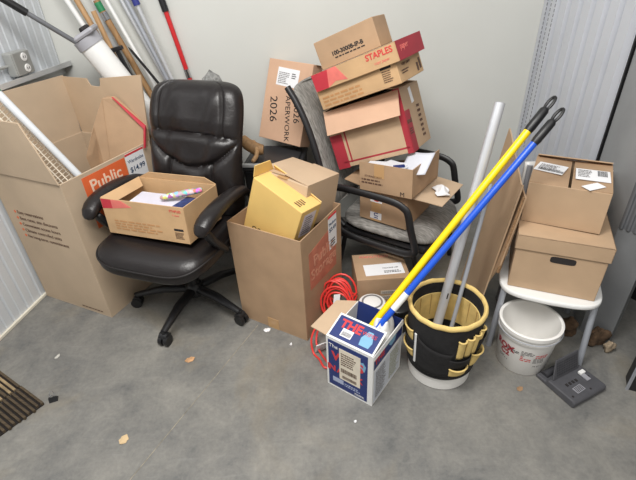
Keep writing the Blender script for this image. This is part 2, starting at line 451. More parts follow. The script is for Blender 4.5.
pole('rake_handle', 'worn wooden tool handle with a green tie near its top', (-1.018, 1.28), (-.922, .999), .016, WOODD, zt=1.34, yt=2.52, yb=2.505, extra=green_tie, cat='tool')
pole('thin_rod', 'thin bright white rod leaning right of the wooden handles', (-.985, 1.33), (-.868, .998), .010, WHITEP, yt=2.54, yb=2.45)
pole('metal_tube', 'grey metal tube, left of two leaning beside the blue tipped pole', (-.925, 1.317), (-.80, .965), .012, ALU, yt=2.575, yb=2.53)
pole('metal_tube', 'grey metal tube, right of two leaning beside the blue tipped pole', (-.893, 1.328), (-.778, .961), .011, STEEL, yt=2.545, yb=2.50)
pole('extension_pole', 'slim silver pole with a dark blue grip leaning on the back wall', (-.84, 1.322), (-.743, .961), .010, ALU, yt=2.515, yb=2.47, extra=blue_grip)
pole('reacher_pole', 'red pole with black grip leaning on the back wall above the office chair', (-.735, 1.325), (-.672, .956), .0125, REDP, zt=1.42, yt=2.585, yb=2.56, extra=red_grip)
def bracket(root, L):
    MB().bar(L(1.115)+V((-.03, -.03, 0)), L(1.125)+V((.07, -.03, .012)), .03, .02).bar(L(1.12)+V((.04, -.03, -.0)), L(.9)+V((.055, -.03, 0)), .018, .02).build('head', BLACKP, root, bevel=.004)
    MB().bar(L(1.0)+V((.05, -.045, .0)), L(.93)+V((.07, -.045, 0)), .016, .016).build('lever', REDP, root, bevel=.003)
pole('garden_tool', 'short light wooden handle ending in a black bracket with a red lever', (-1.03, 1.285), (-.998, 1.13), .013, WOOD, zt=1.3, yt=2.44, yb=2.43, extra=bracket, cat='tool')
sp = [V((-.905, 2.42, 1.14)), V((-.85, 2.42, 1.05)), V((-.80, 2.42, .965)), V((-.74, 2.425, .86)), V((-.70, 2.43, .70)), V((-.69, 2.43, .40)), V((-.69, 2.43, .012))]
o = thing('strap', 'flat black strap hanging slanted among the silver tubes', 'strap', sp[-1])
MB().tube([p-sp[-1] for p in sp], .012, 12, .5).build('webbing', BLACKF, o, smooth=True, sub=1)
MB().box((0, 0, -.004), (.05, .03, .016)).build('buckle', BLACKP, o, bevel=.003)
# grey clear plastic sleeve by the handles
b = MB(); b.tube([(-1.09, 2.57, 1.5), (-1.06, 2.565, 1.34), (-1.03, 2.565, 1.2), (-.98, 2.565, .9), (-.9, 2.56, .5), (-.86, 2.56, .006)], [.04, .035, .045, .04, .035, .025], 12, .22)
tag(b.build('plastic_sleeve', mat('grey_film', (188, 190, 190), .25, .15, 14, .6, 18), None, smooth=True), 'crumpled pale grey plastic sleeve standing behind the wooden tool handles', 'sleeve')

# white roll with a grey end cap
A0 = V((-1.043, 2.325, 1.174)); B0 = V((-.982, 2.337, 1.049)); ax = (B0-A0).normalized()
o = thing('roll_tube', 'thick white tube with grey slotted end cap leaning behind the wardrobe box', 'tube', (0, 0, 0))
BB = A0+ax*(A0.z/-ax.z)*.40
o.location = BB; L = lambda p: p-BB
MB().tube([L(A0), L(BB)], .06, 28).build('tube', WHITEP, o, smooth=True)
MB().tube([L(A0-ax*.03), L(A0+ax*.012)], .064, 28, 1.0).build('end_cap', GREYP, o, smooth=True)
side = ax.cross(V((0, 0, 1))).normalized(); upv = side.cross(ax)
MB().prism([L(A0-ax*.055)+side*p+upv*q_ for p, q_ in ((-.07, -.035), (.07, -.035), (.07, .07), (-.07, .07))], ax*.025).build('cap_plate', GREYP, o, bevel=.012)
pp = [L(A0-ax*.058)+side*(.05*math.sin(t))+upv*(.02+.035*math.cos(t)-.02) for t in [(-1.1+2.2*i/8) for i in range(9)]]
MB().tube(pp, .014, 10).build('handle_slot', INK, o, smooth=True)
# telescopic pole with black grip at top left
p0, p1, p2 = V((-1.300, 2.19, 1.39)), V((-1.247, 2.25, 1.32)), V((-1.095, 2.34, 1.165))
dd = (p2-p1).normalized(); p3 = p2-dd*.005
o = thing('telescopic_pole', 'grey pole with long black grip slanting in from the top left corner', 'pole', p3)
MB().tube([p1-p3, p2-p3, p3-p3], .0115, 14).build('shaft', mat('pole_grey', (128, 130, 134), .35, .05, metal=.5), o, smooth=True)
MB().tube([p1-dd*.17-p3, p1-p3], .017, 14).build('grip', BLACKP, o, smooth=True)

# ------------------------------------------------------------------ wardrobe moving box
WD = (.53, .47, .735)
o = thing('wardrobe_box', 'tall kraft wardrobe box with open flaps, orange printed sign and price label', 'box', (-1.148, 2.028, 0), (0, 0, 64.5))
carton_body(o, WD, KRAFT4, t=.006)
flap(o, WD, 'left', 92, .255, KRAFT4, (.085, .03), t=.006)
flap(o, WD, 'back', 90, .29, KRAFT4, (.0, -.012), t=.006, bow=3)
xr = WD[0]/2-.0005
MB().prism([V((xr, y, z)) for y, z in ((-.235, .735), (.232, .735), (.246, 1.02), (.075, 1.02), (.068, 1.004), (.058, .986), (.0, .984), (-.012, 1.0), (-.018, 1.026), (-.285, 1.056))], (.006, 0, 0)).build('flap', KRAFT2, o)
flap(o, WD, 'front', 276-360, .2, KRAFT4, (.02, .02), t=.006)
sg = decal(o, 'sign', 'front', WD, -.05, .225, .25, .21, ORANGE, poly=[(-.115, -.125), (.135, -.125), (.135, .125), (-.115, .125)])
letters_on(sg, 'front', WD, -.042, .262, 'Public\nStorage', .078, mat('sign_cream', (246, 214, 188), .6, .03), bold=.0012, e=.0011, line=.85)
pl = decal(o, 'price_label', 'front', WD, .15, .252, .12, .215, WHITE_PAPER, e=.0012)
decal(pl, 'label_edge', 'front', WD, .15, .354, .12, .010, REDINK, e=.0016)
letters_on(pl, 'front', WD, .15, .318, 'Wardrobe', .024, NAVYINK, e=.0018)
letters_on(pl, 'front', WD, .15, .275, '$14.99', .036, NAVYINK, e=.0018, bold=.0005)
print_lines(pl, 'front', WD, .15, .19, .07, .05, 4, INKGREY, e=.0018)
for i, s_ in enumerate(('Easy reservations', 'Best rates, site discounts', 'Convenient access hours', 'Climate controlled units', 'No long-term commitment')):
    letters_on(o, 'left', WD, -.15, .168-i*.033, s_, .025, INKBROWN, align='LEFT')
    decal(o, 'tick', 'left', WD, -.165, .168-i*.033, .012, .012, ORANGE, rot=40)
print_lines(o, 'left', WD, .12, -.345, .16, .012, 1, INKBROWN)

# its contents
o = thing('cardboard_piece', 'folded brown cardboard piece with a red edge sticking up inside the wardrobe box', 'cardboard', (-.98, 2.08, .4))
pts = [V((-.995, 2.17, .955)), V((-.955, 2.17, .955)), V((-.825, 2.15, .815)), V((-.845, 2.12, .70)), V((-.95, 2.03, .40)), V((-1.085, 2.06, .40)), V((-1.09, 2.03, .72)), V((-1.05, 2.11, .84))]
b_ = V((-.98, 2.08, .4))
bm_ = MB()
bm_.prism([p-b_ for p in (pts[0], pts[7], pts[6], pts[5], V((-1.03, 2.03, .40)))], V((.02, .03, 0)))
bm_.prism([p-b_ for p in (pts[0], pts[1], pts[2], pts[3], pts[4], V((-1.03, 2.03, .40)))], V((.015, .03, 0)))
bm_.build('panel', KRAFT3, o, bevel=.004)
MB().prism([p-b_+V((.012, -.012, .004)) for p in (pts[1], pts[2], V((-.842, 2.122, .715)), V((-.848, 2.117, .715)), V((-.834, 2.145, .805)))], V((.003, .008, 0))).build('red_edge', REDBAND, o)

o = thing('light_tube', 'white tube with green tip slanting out of the wardrobe box', 'tube', (-.90, 1.93, .45))
b_ = V((-.90, 1.93, .45)); T0, T1 = V((-1.045, 1.815, .742)), V((-1.245, 1.83, 1.09))
du = (T0-T1).normalized()
MB().tube([T1-b_, T0-b_, T0+du*.07-b_], .016, 16).build('tube', mat('pale_tube', (206, 210, 214), .3, .02), o, smooth=True)
MB().tube([T1-du*.02-b_, T1+du*.012-b_], .017, 16).build('tip', GREEN, o, smooth=True)
o = thing('wire_shelf', 'white wire shelf standing in the wardrobe box beside the white tube', 'shelf', (-1.06, 1.80, .2))
b_ = V((-1.06, 1.80, .2)); w0 = V((-1.29, 1.885, 1.01)); w1 = V((-1.04, 1.82, .62)); dv = (w1-w0).normalized(); wv = V((.62, .1, .42)).normalized()
wv = (wv-dv*wv.dot(dv)).normalized()
W_ = MB(); LL = .43; WW = .13
for i in range(6): a_ = w0+wv*(i/5-.68)*WW; W_.tube([a_-b_, a_+dv*LL-b_], .0028, 6)
for i in range(26): a_ = w0+dv*LL*i/25; W_.tube([a_-wv*.68*WW-b_, a_+wv*.32*WW-b_], .002, 6)
W_.build('wire_grid', WIREM, o, smooth=True)

# ------------------------------------------------------------------ office chair
oc = thing('office_chair', 'high-backed dark brown leather office chair on casters holding an open box', 'chair', (-.637, 1.78, 0), (0, 0, -20))
# base
st = MB().lathe([(0, .06), (.045, .06), (.05, .075), (.042, .12), (.03, .13), (.03, .26), (.021, .26), (.021, .36), (0, .36)], 24).build('gas_lift', BLACKP, oc, smooth=True)
MB().box((0, .02, .365), (.22, .26, .03)).box((0, .16, .35), (.06, .18, .03)).build('tilt_mechanism', BLACKM, oc, bevel=.006)
for i in range(5):
    a = R(-107+20+72*i); dx, dy = math.cos(a), math.sin(a)
    lg = MB().tube([(dx*.03, dy*.03, .095), (dx*.15, dy*.15, .098), (dx*.26, dy*.26, .078), (dx*.3, dy*.3, .07)], [.026, .024, .018, .016], 12, .8).build('leg', BLACKP, oc, smooth=True)
    cs = MB(); tx, ty = -dy, dx
    for s_ in (-1, 1):
        c0 = V((dx*.305+tx*.014*s_, dy*.305+ty*.014*s_, .027))
        cs.tube([c0-V((tx, ty, 0))*.009, c0+V((tx, ty, 0))*.009], .027, 20, up=(0, 0, 1))
    cs.tube([(dx*.3, dy*.3, .03), (dx*.3, dy*.3, .078)], .012, 10)
    cs.tube([V((dx*.3, dy*.3, .045))-V((tx, ty, 0))*.02, V((dx*.3, dy*.3, .045))+V((tx, ty, 0))*.02], .022, 14)
    cs.build('caster', BLACKP, lg, smooth=True)
# seat cushion
def sgnp(x, p): return math.copysign(abs(x)**p, x)
def seat_pt(u, v):
    th = u*2*PI; ph = (v-.5)*PI
    cx, sx = math.cos(th), math.sin(th); cp, sp = math.cos(ph), math.sin(ph)
    x = -.01+.275*sgnp(cp, .42)*sgnp(cx, .45); y = -.03+.285*sgnp(cp, .42)*sgnp(sx, .45); z = .0625*sgnp(sp, .75)
    if y < -.2: z -= (-.2-y)**2*2.2
    if sp > 0: z -= .014*math.exp(-((x/.16)**2+((y+.02)/.18)**2))
    return V((x, y, .425+z))
se = MB().grid(seat_pt, 64, 36).build('seat', LEATHER, oc, smooth=True, merge=True)
pp = []
for i in range(64):
    p = seat_pt(i/64, .56); pp.append(p*1.0+V((p.x*.006, p.y*.006, 0)))
MB().tube(pp, .0045, 8, closed=True).build('piping', SEAMM, se, smooth=True)
# backrest
BH = .60
def back_frame(v):
    y = .155+.165*v+.03*math.sin(v*PI)*-1; z = .45+(BH-.012)*v
    return y, z
def bw(v):
    base = .246-.012*v-.008*math.sin(PI*min(1, v*1.3))
    k = abs(2*v-1)**9
    return base*(max(0., 1-k))**(1/5)
def crease(dist, s): return math.exp(-(dist/s)**2)
def back_pt(u, v, front):
    U = 2*u-1
    # denser at the borders
    U = math.sin(U*PI/2)
    vv = .5-.5*math.cos(v*PI)
    y, z = back_frame(vv); x = .026+U*bw(vv)
    rim = (max(0, 1-abs(U)**7))**.5*(max(0, 1-abs(2*vv-1)**9))**.5
    if not front: return V((x, y+.035*rim, z-.005*rim))
    t = .05*rim
    s1 = .635+.018*(1-U*U)-.02*U
    s2 = .625-.215*(1-U*U)**.9-.015*U
    puff = 0
    if vv > s1:
        puff += .022*min(1, (vv-s1)/.1)**.6*(1-.25*abs(U)**2)
        for c in (-.70, .70): puff -= .012*crease(U-c, .035)
    elif vv > s2:
        puff += .02*min(1, (s1-vv)/.05)**.6*min(1, (vv-s2)/.06)**.6
    else:
        puff += .02*min(1, (s2-vv)/.07)**.6
        for c in (-.47, .47): puff -= .015*crease(U-c, .03)
    puff -= .006*crease(vv-s1, .012)+.006*crease(vv-s2, .012)
    puff += .0035*math.sin(9*U+14*vv+3*math.sin(5*vv))*rim+.003*math.sin(21*vv-6*U+2*math.sin(7*U))*rim
    t += puff*rim
    return V((x, y-t, z+.15*t))
bk = MB(); NU, NV = 96, 120
bk.grid(lambda u, v: back_pt(u, v, True), NU, NV); bk.grid(lambda u, v: back_pt(u, v, False), NU, NV)
bo = bk.build('backrest', LEATHER, oc, smooth=True, merge=True)
for p in bo.data.polygons: p.use_smooth = True
# seams as thin stitched cords on the backrest
def surf(U, vv):
    u = (math.asin(max(-1, min(1, U)))/(PI/2)+1)/2; v = math.acos(1-2*vv)/PI
    return back_pt(u, v, True)
seams = MB()
seams.tube([surf(U, .635+.018*(1-U*U)-.02*U) for U in [-.95+1.9*i/30 for i in range(31)]], .0032, 6)
seams.tube([surf(U, .625-.215*(1-U*U)**.9-.015*U) for U in [-.95+1.9*i/30 for i in range(31)]], .0032, 6)
for c in (-.7, .7): seams.tube([surf(c, .66+.29*i/14) for i in range(15)], .0024, 6)
for c in (-.47, .47): seams.tube([surf(c, .06+.38*i/14) for i in range(15)], .0028, 6)
seams.build('seam', SEAMM, bo, smooth=True)
for s_ in (-1, 1):
    ar = MB()
    path = [(.235*s_, .245, .53), (.262*s_, .17, .60), (.275*s_, .06, .633), (.278*s_, -.06, .640), (.274*s_, -.15, .630), (.268*s_, -.205, .605), (.262*s_, -.225, .575)]
    path = [(x-.012*(s_ < 0), y, z) for x, y, z in path]
    ar.tube(path, [.02, .032, .038, .041, .043, .04, .02], 16, [.8, .75, .7, .68, .72, .8, .8])
    an = ar.build('armrest', LEATHER, oc, smooth=True, sub=1)
    su = MB(); su.tube([(.266*s_, -.19, .60), (.266*s_, -.16, .53), (.262*s_, -.09, .45), (.25*s_, -.02, .385), (.18*s_, 0, .355)], [.026, .024, .024, .026, .02], 12, .75)
    su.build('arm_support', BLACKP, an, smooth=True, sub=1)

# box on the chair seat
D_ = (.415, .25, .165)
rot = (-3.5, -1.5, -21); 
o = thing('paper_carton', 'open tan paper carton with a red printed band on the office chair seat', 'box', (-.673, 1.728, .497), rot)
carton_body(o, D_, KRAFTO)
decal(o, 'red_band', 'front', D_, -.15, .056, .1, .05, REDBAND, poly=[(-.055, -.02), (-.002, -.016), (-.002, .024), (-.055, .024)])
decal(o, 'red_band', 'front', D_, -.1, .058, .1, .05, PINKFADE, poly=[(-.052, -.018), (.05, -.004), (.0, .022), (-.052, .022)])
letters_on(o, 'front', D_, .165, .062, 'STAPLES', .015, REDINK)
letters_on(o, 'front', D_, .165, .044, '5 reams', .010, PINKFADE)
decal(o, 'stamp', 'front', D_, .165, -.022, .045, .010, INK)
print_lines(o, 'front', D_, .165, -.048, .042, .032, 5, INKBROWN)
print_lines(o, 'front', D_, -.03, -.035, .26, .05, 4, mat('brown_faint_ink', (186, 138, 92), .8, .1))
flap(o, D_, 'left', -38, .05, KRAFTO, (.01, .03))
flap(o, D_, 'back', 80, .03, KRAFTO, (.06, .05))
rm = Euler([R(a) for a in rot]).to_matrix()
def in_box(p): return V((-.673, 1.728, .497))+rm @ V(p)
o = thing('paper_stack', 'stack of white papers inside the open carton on the office chair', 'papers', in_box((-.035, -.0, .009)), (0, 0, -19))
MB().box((0, 0, .05), (.25, .17, .10)).build('stack', WHITE_PAPER, o, bevel=.002)
MB().box((.01, 0, .104), (.22, .15, .006), (0, 2, 8)).build('sheet', mat('lilac_paper', (206, 204, 216), .6), o)
o = thing('floral_pouch', 'long floral patterned pouch lying on papers in the chair carton', 'pouch', in_box((.085, .045, .128)), (0, -4, 8))
MB().tube([(-.1, 0, .012), (-.08, 0, .014), (.0, 0, .016), (.07, 0, .018), (.09, 0, .016)], [.009, .016, .018, .018, .012], 14, .75).build('pouch', FLORAL, o, smooth=True, sub=1)
o = thing('blue_folder', 'dark blue folder tucked in the chair carton right of the floral pouch', 'folder', in_box((.145, .0, .115)), (-8, 6, -18))
MB().box((0, 0, -.045), (.09, .13, .07)).build('filler', NAVY, o)
MB().box((0, 0, .0), (.10, .14, .012)).build('cover', mat('navy_cover', (48, 62, 110), .45, .25, 60), o, bevel=.002)

# ------------------------------------------------------------------ grey sack and black tote behind the chairs
b = MB()
def sack(u, v):
    th = u*2*PI; z = v*1.0
    r = (.088+.012*math.sin(3*th)+.008*math.sin(7*th+9*v))*(1-.18*v**3)*(max(0, 1-v**12))**.5
    return V((r*math.cos(th), r*.75*math.sin(th), z*1.02+.012*math.sin(2*th)*v))
b.grid(sack, 40, 30)
o = b.build('sack', SACK, None, smooth=True, merge=True); o.location = (-.495, 2.31, 0); tag(o, 'tall grey woven sack peeking over the top of the leather office chair', 'sack')
tt = thing('storage_tote', 'black plastic tote with pale grey lid between the office chair and armchair', 'tote', (-.205, 2.27, 0), (0, 0, -8))
tb = MB(); hw, hd, hh = .15, .14, .555
tb.add([(-hw*.9, -hd*.9, 0), (hw*.9, -hd*.9, 0), (hw*.9, hd*.9, 0), (-hw*.9, hd*.9, 0), (-hw, -hd, hh), (hw, -hd, hh), (hw, hd, hh), (-hw, hd, hh)], [(0, 3, 2, 1), (4, 5, 6, 7), (0, 1, 5, 4), (1, 2, 6, 5), (2, 3, 7, 6), (3, 0, 4, 7)])
tb.build('body', BLACKP, tt, bevel=.012)
MB().box((0, 0, .567), (.31, .29, .025)).box((0, 0, .585), (.27, .25, .012)).build('lid', mat('tote_lid', (52, 52, 54), .4, .1, 20), tt, bevel=.008)
MB().bar((-.152, -.14, .585), (.02, -.14, .585), .022, .018).build('lid_edge', mat('tote_edge', (186, 188, 188), .35, .05), tt, bevel=.004)
hp = thing('wooden_mallet', 'worn wooden mallet lying on the tote lid right of the office chair', 'mallet', (-.30, 2.225, .594))
MB().tube([(-.02, .06, .075), (-.005, .02, .06), (.01, -.03, .035), (-.005, -.07, .018), (-.02, -.085, .014)], [.012, .013, .012, .013, .011], 12).build('handle', WOOD, hp, smooth=True, sub=1)
MB().tube([(-.075, .07, .085), (-.05, .045, .06), (.0, .02, .038), (.035, .02, .034)], [.022, .032, .034, .026], 14).build('head', WOODD, hp, smooth=True)

# hand-lettered box
PD = (.285, .09, .415); rot = (-20, 2, -36); pc = V((-.116, 2.415, .818))
o = thing('paperwork_box', 'flat cardboard box hand-lettered PAPERWORK 2026 leaning on the back wall', 'box', base_of(pc, rot, PD[2]), rot)
carton_body(o, PD, KRAFTP, False)
sl = decal(o, 'shipping_label', 'front', PD, -.005, .125, .14, .09, WHITE_PAPER, rot=-2)
print_lines(sl, 'front', PD, -.03, .12, .07, .06, 7, INKGREY, rot=-2)
print_lines(sl, 'front', PD, .035, .135, .03, .03, 3, INK, rot=-2)
for u, v, s_, z in ((-.07, -.045, '2026', .068), (.03, -.07, 'PAPERWORK', .044), (.085, -.04, '2026', .055)):
    letters_on(o, 'front', PD, u, v, s_, z, INK, rot=-82, name='handwriting')
decal(o, 'tape', 'top', PD, 0, 0, .335, .05, TAPE)

# ------------------------------------------------------------------ mid box with two boxes inside
MD = (.37, .35, .545)
o = thing('moving_box', 'open kraft moving box with faded red print between the office chair and red cord', 'box', (-.139, 1.708, 0), (0, 0, -31))
carton_body(o, MD, KRAFT3, t=.005)
sg = decal(o, 'sign', 'right', MD, -.015, .10, .21, .17, REDFADE, poly=[(-.105, -.115), (.135, -.125), (.135, .11), (-.105, .075)])
letters_on(sg, 'right', MD, .005, .083, 'Public\nStorage', .075, mat('sign_kraft', (206, 146, 120), .7, .05), e=.0011, line=.85, bold=.0008)
pl = decal(o, 'price_label', 'right', MD, .09, .175, .075, .17, WHITE_PAPER, e=.0013)
decal(pl, 'label_edge', 'right', MD, .09, .257, .075, .010, REDINK, e=.0017)
letters_on(pl, 'right', MD, .09, .22, 'Medium', .021, NAVYINK, e=.0018)
letters_on(pl, 'right', MD, .09, .19, '$3.49', .028, NAVYINK, e=.0018, bold=.0005)
print_lines(pl, 'right', MD, .09, .12, .045, .04, 3, INK, e=.0018)
MB().box((0, -MD[1]/2-.0008, .03), (.06, .0012, .06)).build('tape', TAPE, o)
YD = (.27, .125, .33); rot = (-5, 18.3, -40.8); yc = V((-.162, 1.652, .535))
o = thing('yellow_box', 'yellow mailer box tilted inside the moving box with a label on its end', 'box', base_of(yc, rot, YD[2]), rot)
carton_body(o, YD, YELLOW_CARD, False)
flap(o, YD, 'left', 96, .05, YELLOW_CARD, (0, .03))
flap(o, YD, 'back', 60, .03, YELLOW_CARD, (0, .17))
sl = decal(o, 'shipping_label', 'right', YD, .0, .08, .075, .12, mat('lilac_label', (216, 206, 212), .6))
print_lines(sl, 'right', YD, 0, .08, .055, .1, 8, INKGREY)
print_lines(o, 'top', YD, .09, -.02, .035, .05, 4, INKBROWN)
letters_on(o, 'front', YD, -.06, -.06, '6\n0', .035, INK, rot=-75)
TD = (.258, .238, .20); rot = (-9, 5, -37); tc_ = V((-.080, 1.772, .605))
o = thing('tan_box', 'pale tan box with creased top flaps inside the moving box behind the yellow one', 'box', base_of(tc_, rot, TD[2]), rot)
carton_body(o, TD, KRAFT2, False)
flap(o, TD, 'right', 4, .130, KRAFT2, (.01, .01))
flap(o, TD, 'left', 2, .130, KRAFT2, (.01, .01))
decal(o, 'tape', 'top', TD, 0, 0, .05, .25, TAPE)

# ------------------------------------------------------------------ reception armchair
AC = thing('armchair', 'black framed armchair with worn grey seat and back piled with boxes', 'chair', (.441, 2.018, 0), (0, 0, -35))
SZ = .377
def st_pt(u, v):
    th = u*2*PI; ph = (v-.5)*PI; cp, sp = math.cos(ph), math.sin(ph)
    x = .255*sgnp(cp, .4)*sgnp(math.cos(th), .5); y = .245*sgnp(cp, .4)*sgnp(math.sin(th), .5)
    z = .03*sgnp(sp, .7)
    if x > .15: z -= (x-.15)**2*2.2
    return V((x, y, SZ-.035+z))
MB().grid(st_pt, 56, 24).build('seat', GREYF, AC, smooth=True, merge=True)
MB().box((0, 0, SZ-.085), (.46, .45, .04)).build('seat_pan', BLACKP, AC, bevel=.015)
def bk_path(k):   # x, z along the backrest: reclined and curled at top
    z = .40+.575*k; x = -.305-.14*k-.085*k**4
    return x, z
def br(u, v, f):
    U = math.sin((2*u-1)*PI/2); k = .5-.5*math.cos(v*PI); x, z = bk_path(k)
    rim = (max(0, 1-abs(U)**8))**.5*(max(0, 1-abs(2*k-1)**10))**.5
    w = .238*(max(0, 1-abs(2*k-1)**12))**(1/6)*(1-.06*k)
    x += .05*(U*U)*.5
    return V((x+(.028 if f else -.022)*rim, U*w, z))
bb = MB(); bb.grid(lambda u, v: br(u, v, True), 48, 48); bb.grid(lambda u, v: br(u, v, False), 48, 48)
bo = bb.build('backrest', GREYF, AC, smooth=True, merge=True)
for s_ in (-1, 1):
    pth = []
    for i in range(13):
        k = i/12; x, z = bk_path(k); pth.append((x-.004+.025, s_*(.243-.014*k), z))
    pth = [(-.2, s_*.245, .33)]+pth
    MB().tube(pth, .017, 10, .9).build('back_frame', BLACKM, AC, smooth=True)
    yy = s_*.292
    arm = [(-.26, yy, .46), (-.262, yy, .515), (-.235, yy, .553), (-.15, yy, .562), (.0, yy, .560), (.09, yy, .553), (.135, yy, .535), (.155, yy, .51), (.175, yy, .43), (.20, yy, .345), (.19, yy, .315), (.12, yy, .302), (-.06, yy, .305), (-.18, yy, .325), (-.235, yy, .38)]
    # resample for smoothness
    P = [V(p) for p in arm]; sm = []
    n = len(P)
    for i in range(n):
        a, b_, c, d_ = P[i-1], P[i], P[(i+1) % n], P[(i+2) % n]
        for j in range(4):
            t = j/4
            sm.append(.5*((2*b_)+(c-a)*t+(2*a-5*b_+4*c-d_)*t*t+(3*b_-a-3*c+d_)*t**3))
    MB().tube(sm, .0125, 10, 1.4, closed=True).build('armrest', BLACKP, AC, smooth=True)
    MB().tube([(.215, s_*.235, 0), (.20, s_*.235, .16), (.17, s_*.235, .30)], .0125, 10).build('leg', BLACKM, AC, smooth=True)
    MB().tube([(-.27, s_*.2, 0), (-.23, s_*.21, .16), (-.2, s_*.22, .30)], .0125, 10).build('leg', BLACKM, AC, smooth=True)
    MB().tube([(-.235, s_*.21, .245), (-.1, s_*.235, .262), (.17, s_*.235, .262)], .013, 10).build('side_rail', BLACKM, AC, smooth=True)
MB().box((.0, 0, .268), (.36, .40, .02)).build('under_tray', BLACKP, AC, bevel=.006)

# boxes piled on it
AD = (.25, .279, .172); rot = (0, 0, -36.9); c = V((.398, 1.962, .4645))
o = thing('taped_box', 'small brown box with two red and white stickers on the armchair seat', 'box', base_of(c, rot, AD[2]), rot)
carton_body(o, AD, KRAFT3)
flap(o, AD, 'left', 172, .09, KRAFT3, (0, .06))
flap(o, AD, 'right', 182, .155, KRAFT2, (.0, .02), bow=4)
for v in (.035, -.055):
    s0 = decal(o, 'sticker', 'front', AD, -.035, v, .062, .036, WHITE_PAPER)
    letters_on(s0, 'front', AD, -.035, v, 'V1' if v > 0 else 'U1', .03, REDINK if v > 0 else NAVY, rot=-90, e=.0011, bold=.001)
decal(o, 'tape', 'front', AD, -.035, 0, .05, .17, TAPE, e=.0004)
def rag_scrap(label, loc, seed, sc):
    rng = random.Random(seed); b = MB()
    def fn(u, v): return V(((u-.5)*sc[0]+.006*math.sin(9*v+seed), (v-.5)*sc[1], sc[2]*(.5+.5*math.sin(7*u+3*v+seed))*math.sin(PI*min(1, max(0, v)))+.0))
    b.grid(fn, 12, 10); o = b.build('paper_scrap', WHITE_PAPER, None, smooth=True); o.location = loc
    sd = o.modifiers.new('s', 'SOLIDIFY'); sd.thickness = .0015
    return tag(o, label, 'paper')
rag_scrap('crumpled white paper poking out beneath the open brown box on its right side', (.575, 1.815, .556), 3, (.06, .09, .03))
BD = (.262, .30, .135); rot = (-2, -3, -36); c = V((.401, 1.928, .623))
BBASE = base_of(c, rot, BD[2])
o = thing('open_box', 'worn open brown box stuffed with white papers on the armchair pile', 'box', BBASE, rot)
w, dp, h = BD; t = .004; b = MB()
b.box((0, 0, t/2), (w, dp, t)); b.box((0, -dp/2+t/2, h/2+t/2), (w, t, h-t))
b.prism([V((-w/2, dp/2-t, t)), V((w/2, dp/2-t, t)), V((w/2, dp/2-t, h)), V((w/2-.07, dp/2-t, .085)), V((-w/2, dp/2-t, .035))], (0, t, 0))
b.prism([V((-w/2, -dp/2+t, t)), V((-w/2, dp/2-t, t)), V((-w/2, dp/2-t, .035)), V((-w/2, -.05, .045)), V((-w/2, -dp/2+t, h))], (t, 0, 0))
b.prism([V((w/2-t, -dp/2+t, t)), V((w/2-t, dp/2-t, t)), V((w/2-t, dp/2-t, h)), V((w/2-t, -dp/2+t, h))], (t, 0, 0))
b.build('body', KRAFT3, o)
print_lines(o, 'front', BD, -.055, -.02, .13, .03, 2, INKBROWN)
letters_on(o, 'front', BD, -.06, .005, 'STORAGE BOX', .013, INKBROWN)
decal(o, 'tape', 'front', BD, -.03, .035, .05, .065, TAPE)
letters_on(o, 'front', BD, .085, -.055, 'M', .03, INK)
rmB = Euler([R(a) for a in rot]).to_matrix()
o = thing('paper_pile', 'pile of white papers in the open brown box on the armchair', 'papers', BBASE+rmB @ V((-.025, -.02, .0055)), rot)
MB().box((.025, -.05, .05), (.14, .10, .10)).build('pile', WHITE_PAPER, o, bevel=.002)
MB().box((.0, -.075, .106), (.19, .085, .006), (3, -4, 5)).box((.045, -.07, .114), (.11, .09, .004), (-3, 3, -8)).build('sheet', mat('paper_grey', (220, 222, 228), .6), o)
MB().box((.072, -.09, .121), (.05, .012, .010), (0, 0, 40)).build('blue_cover', NAVY, o)
o = thing('envelope', 'pale grey curved sheet standing at the right end of the open brown box', 'envelope', BBASE+rmB @ V((.112, .03, .04)), (0, 0, -36))
cv = MB()
cv.grid(lambda u, v: V((-.075+.125*u, -.115+.10*v-.025*math.sin(u*2.6), .052+.02*u+.065*v)), 10, 8)
e_ = cv.build('sheet', mat('envelope_grey', (206, 208, 216), .5, .03), o, smooth=True)
sd = e_.modifiers.new('s', 'SOLIDIFY'); sd.thickness = .003

SD = (.385, .278, .278); rot = (-6.9, -21, -27); c = V((.318, 2.103, .777))
SB = base_of(c, rot, SD[2])
o = thing('small_moving_box', 'tilted moving box with dark red print reading small on its end', 'box', SB, rot)
carton_body(o, SD, KRAFT, True)
flap(o, SD, 'front', 242, .115, KRAFTP, (.0, .01), bow=6)
flap(o, SD, 'right', 15, .1, KRAFT)
flap(o, SD, 'left', 12, .1, KRAFT)
flap(o, SD, 'back', 8, .14, KRAFT)
decal(o, 'red_panel', 'front', SD, -.165, -.06, .065, .165, REDDARK)
decal(o, 'red_panel', 'front', SD, .18, -.0, .03, .285, REDDARK)
decal(o, 'red_panel', 'right', SD, -.105, -.05, .075, .185, REDDARK)
decal(o, 'red_line', 'front', SD, .01, -.115, .34, .008, REDDARK)
decal(o, 'red_line', 'front', SD, -.115, -.04, .008, .16, REDDARK)
letters_on(o, 'right', SD, -.10, -.005, 'small', .032, INKBROWN, bold=.0006, rot=0, e=.0011)
print_lines(o, 'right', SD, -.1, -.05, .05, .03, 3, INKBROWN)
decal(o, 'hand_hole', 'right', SD, .0, .095, .035, .07, mat('white_backing', (236, 236, 238), .5), rot=8)
print_lines(o, 'right', SD, .06, -.03, .05, .16, 7, INKBROWN)

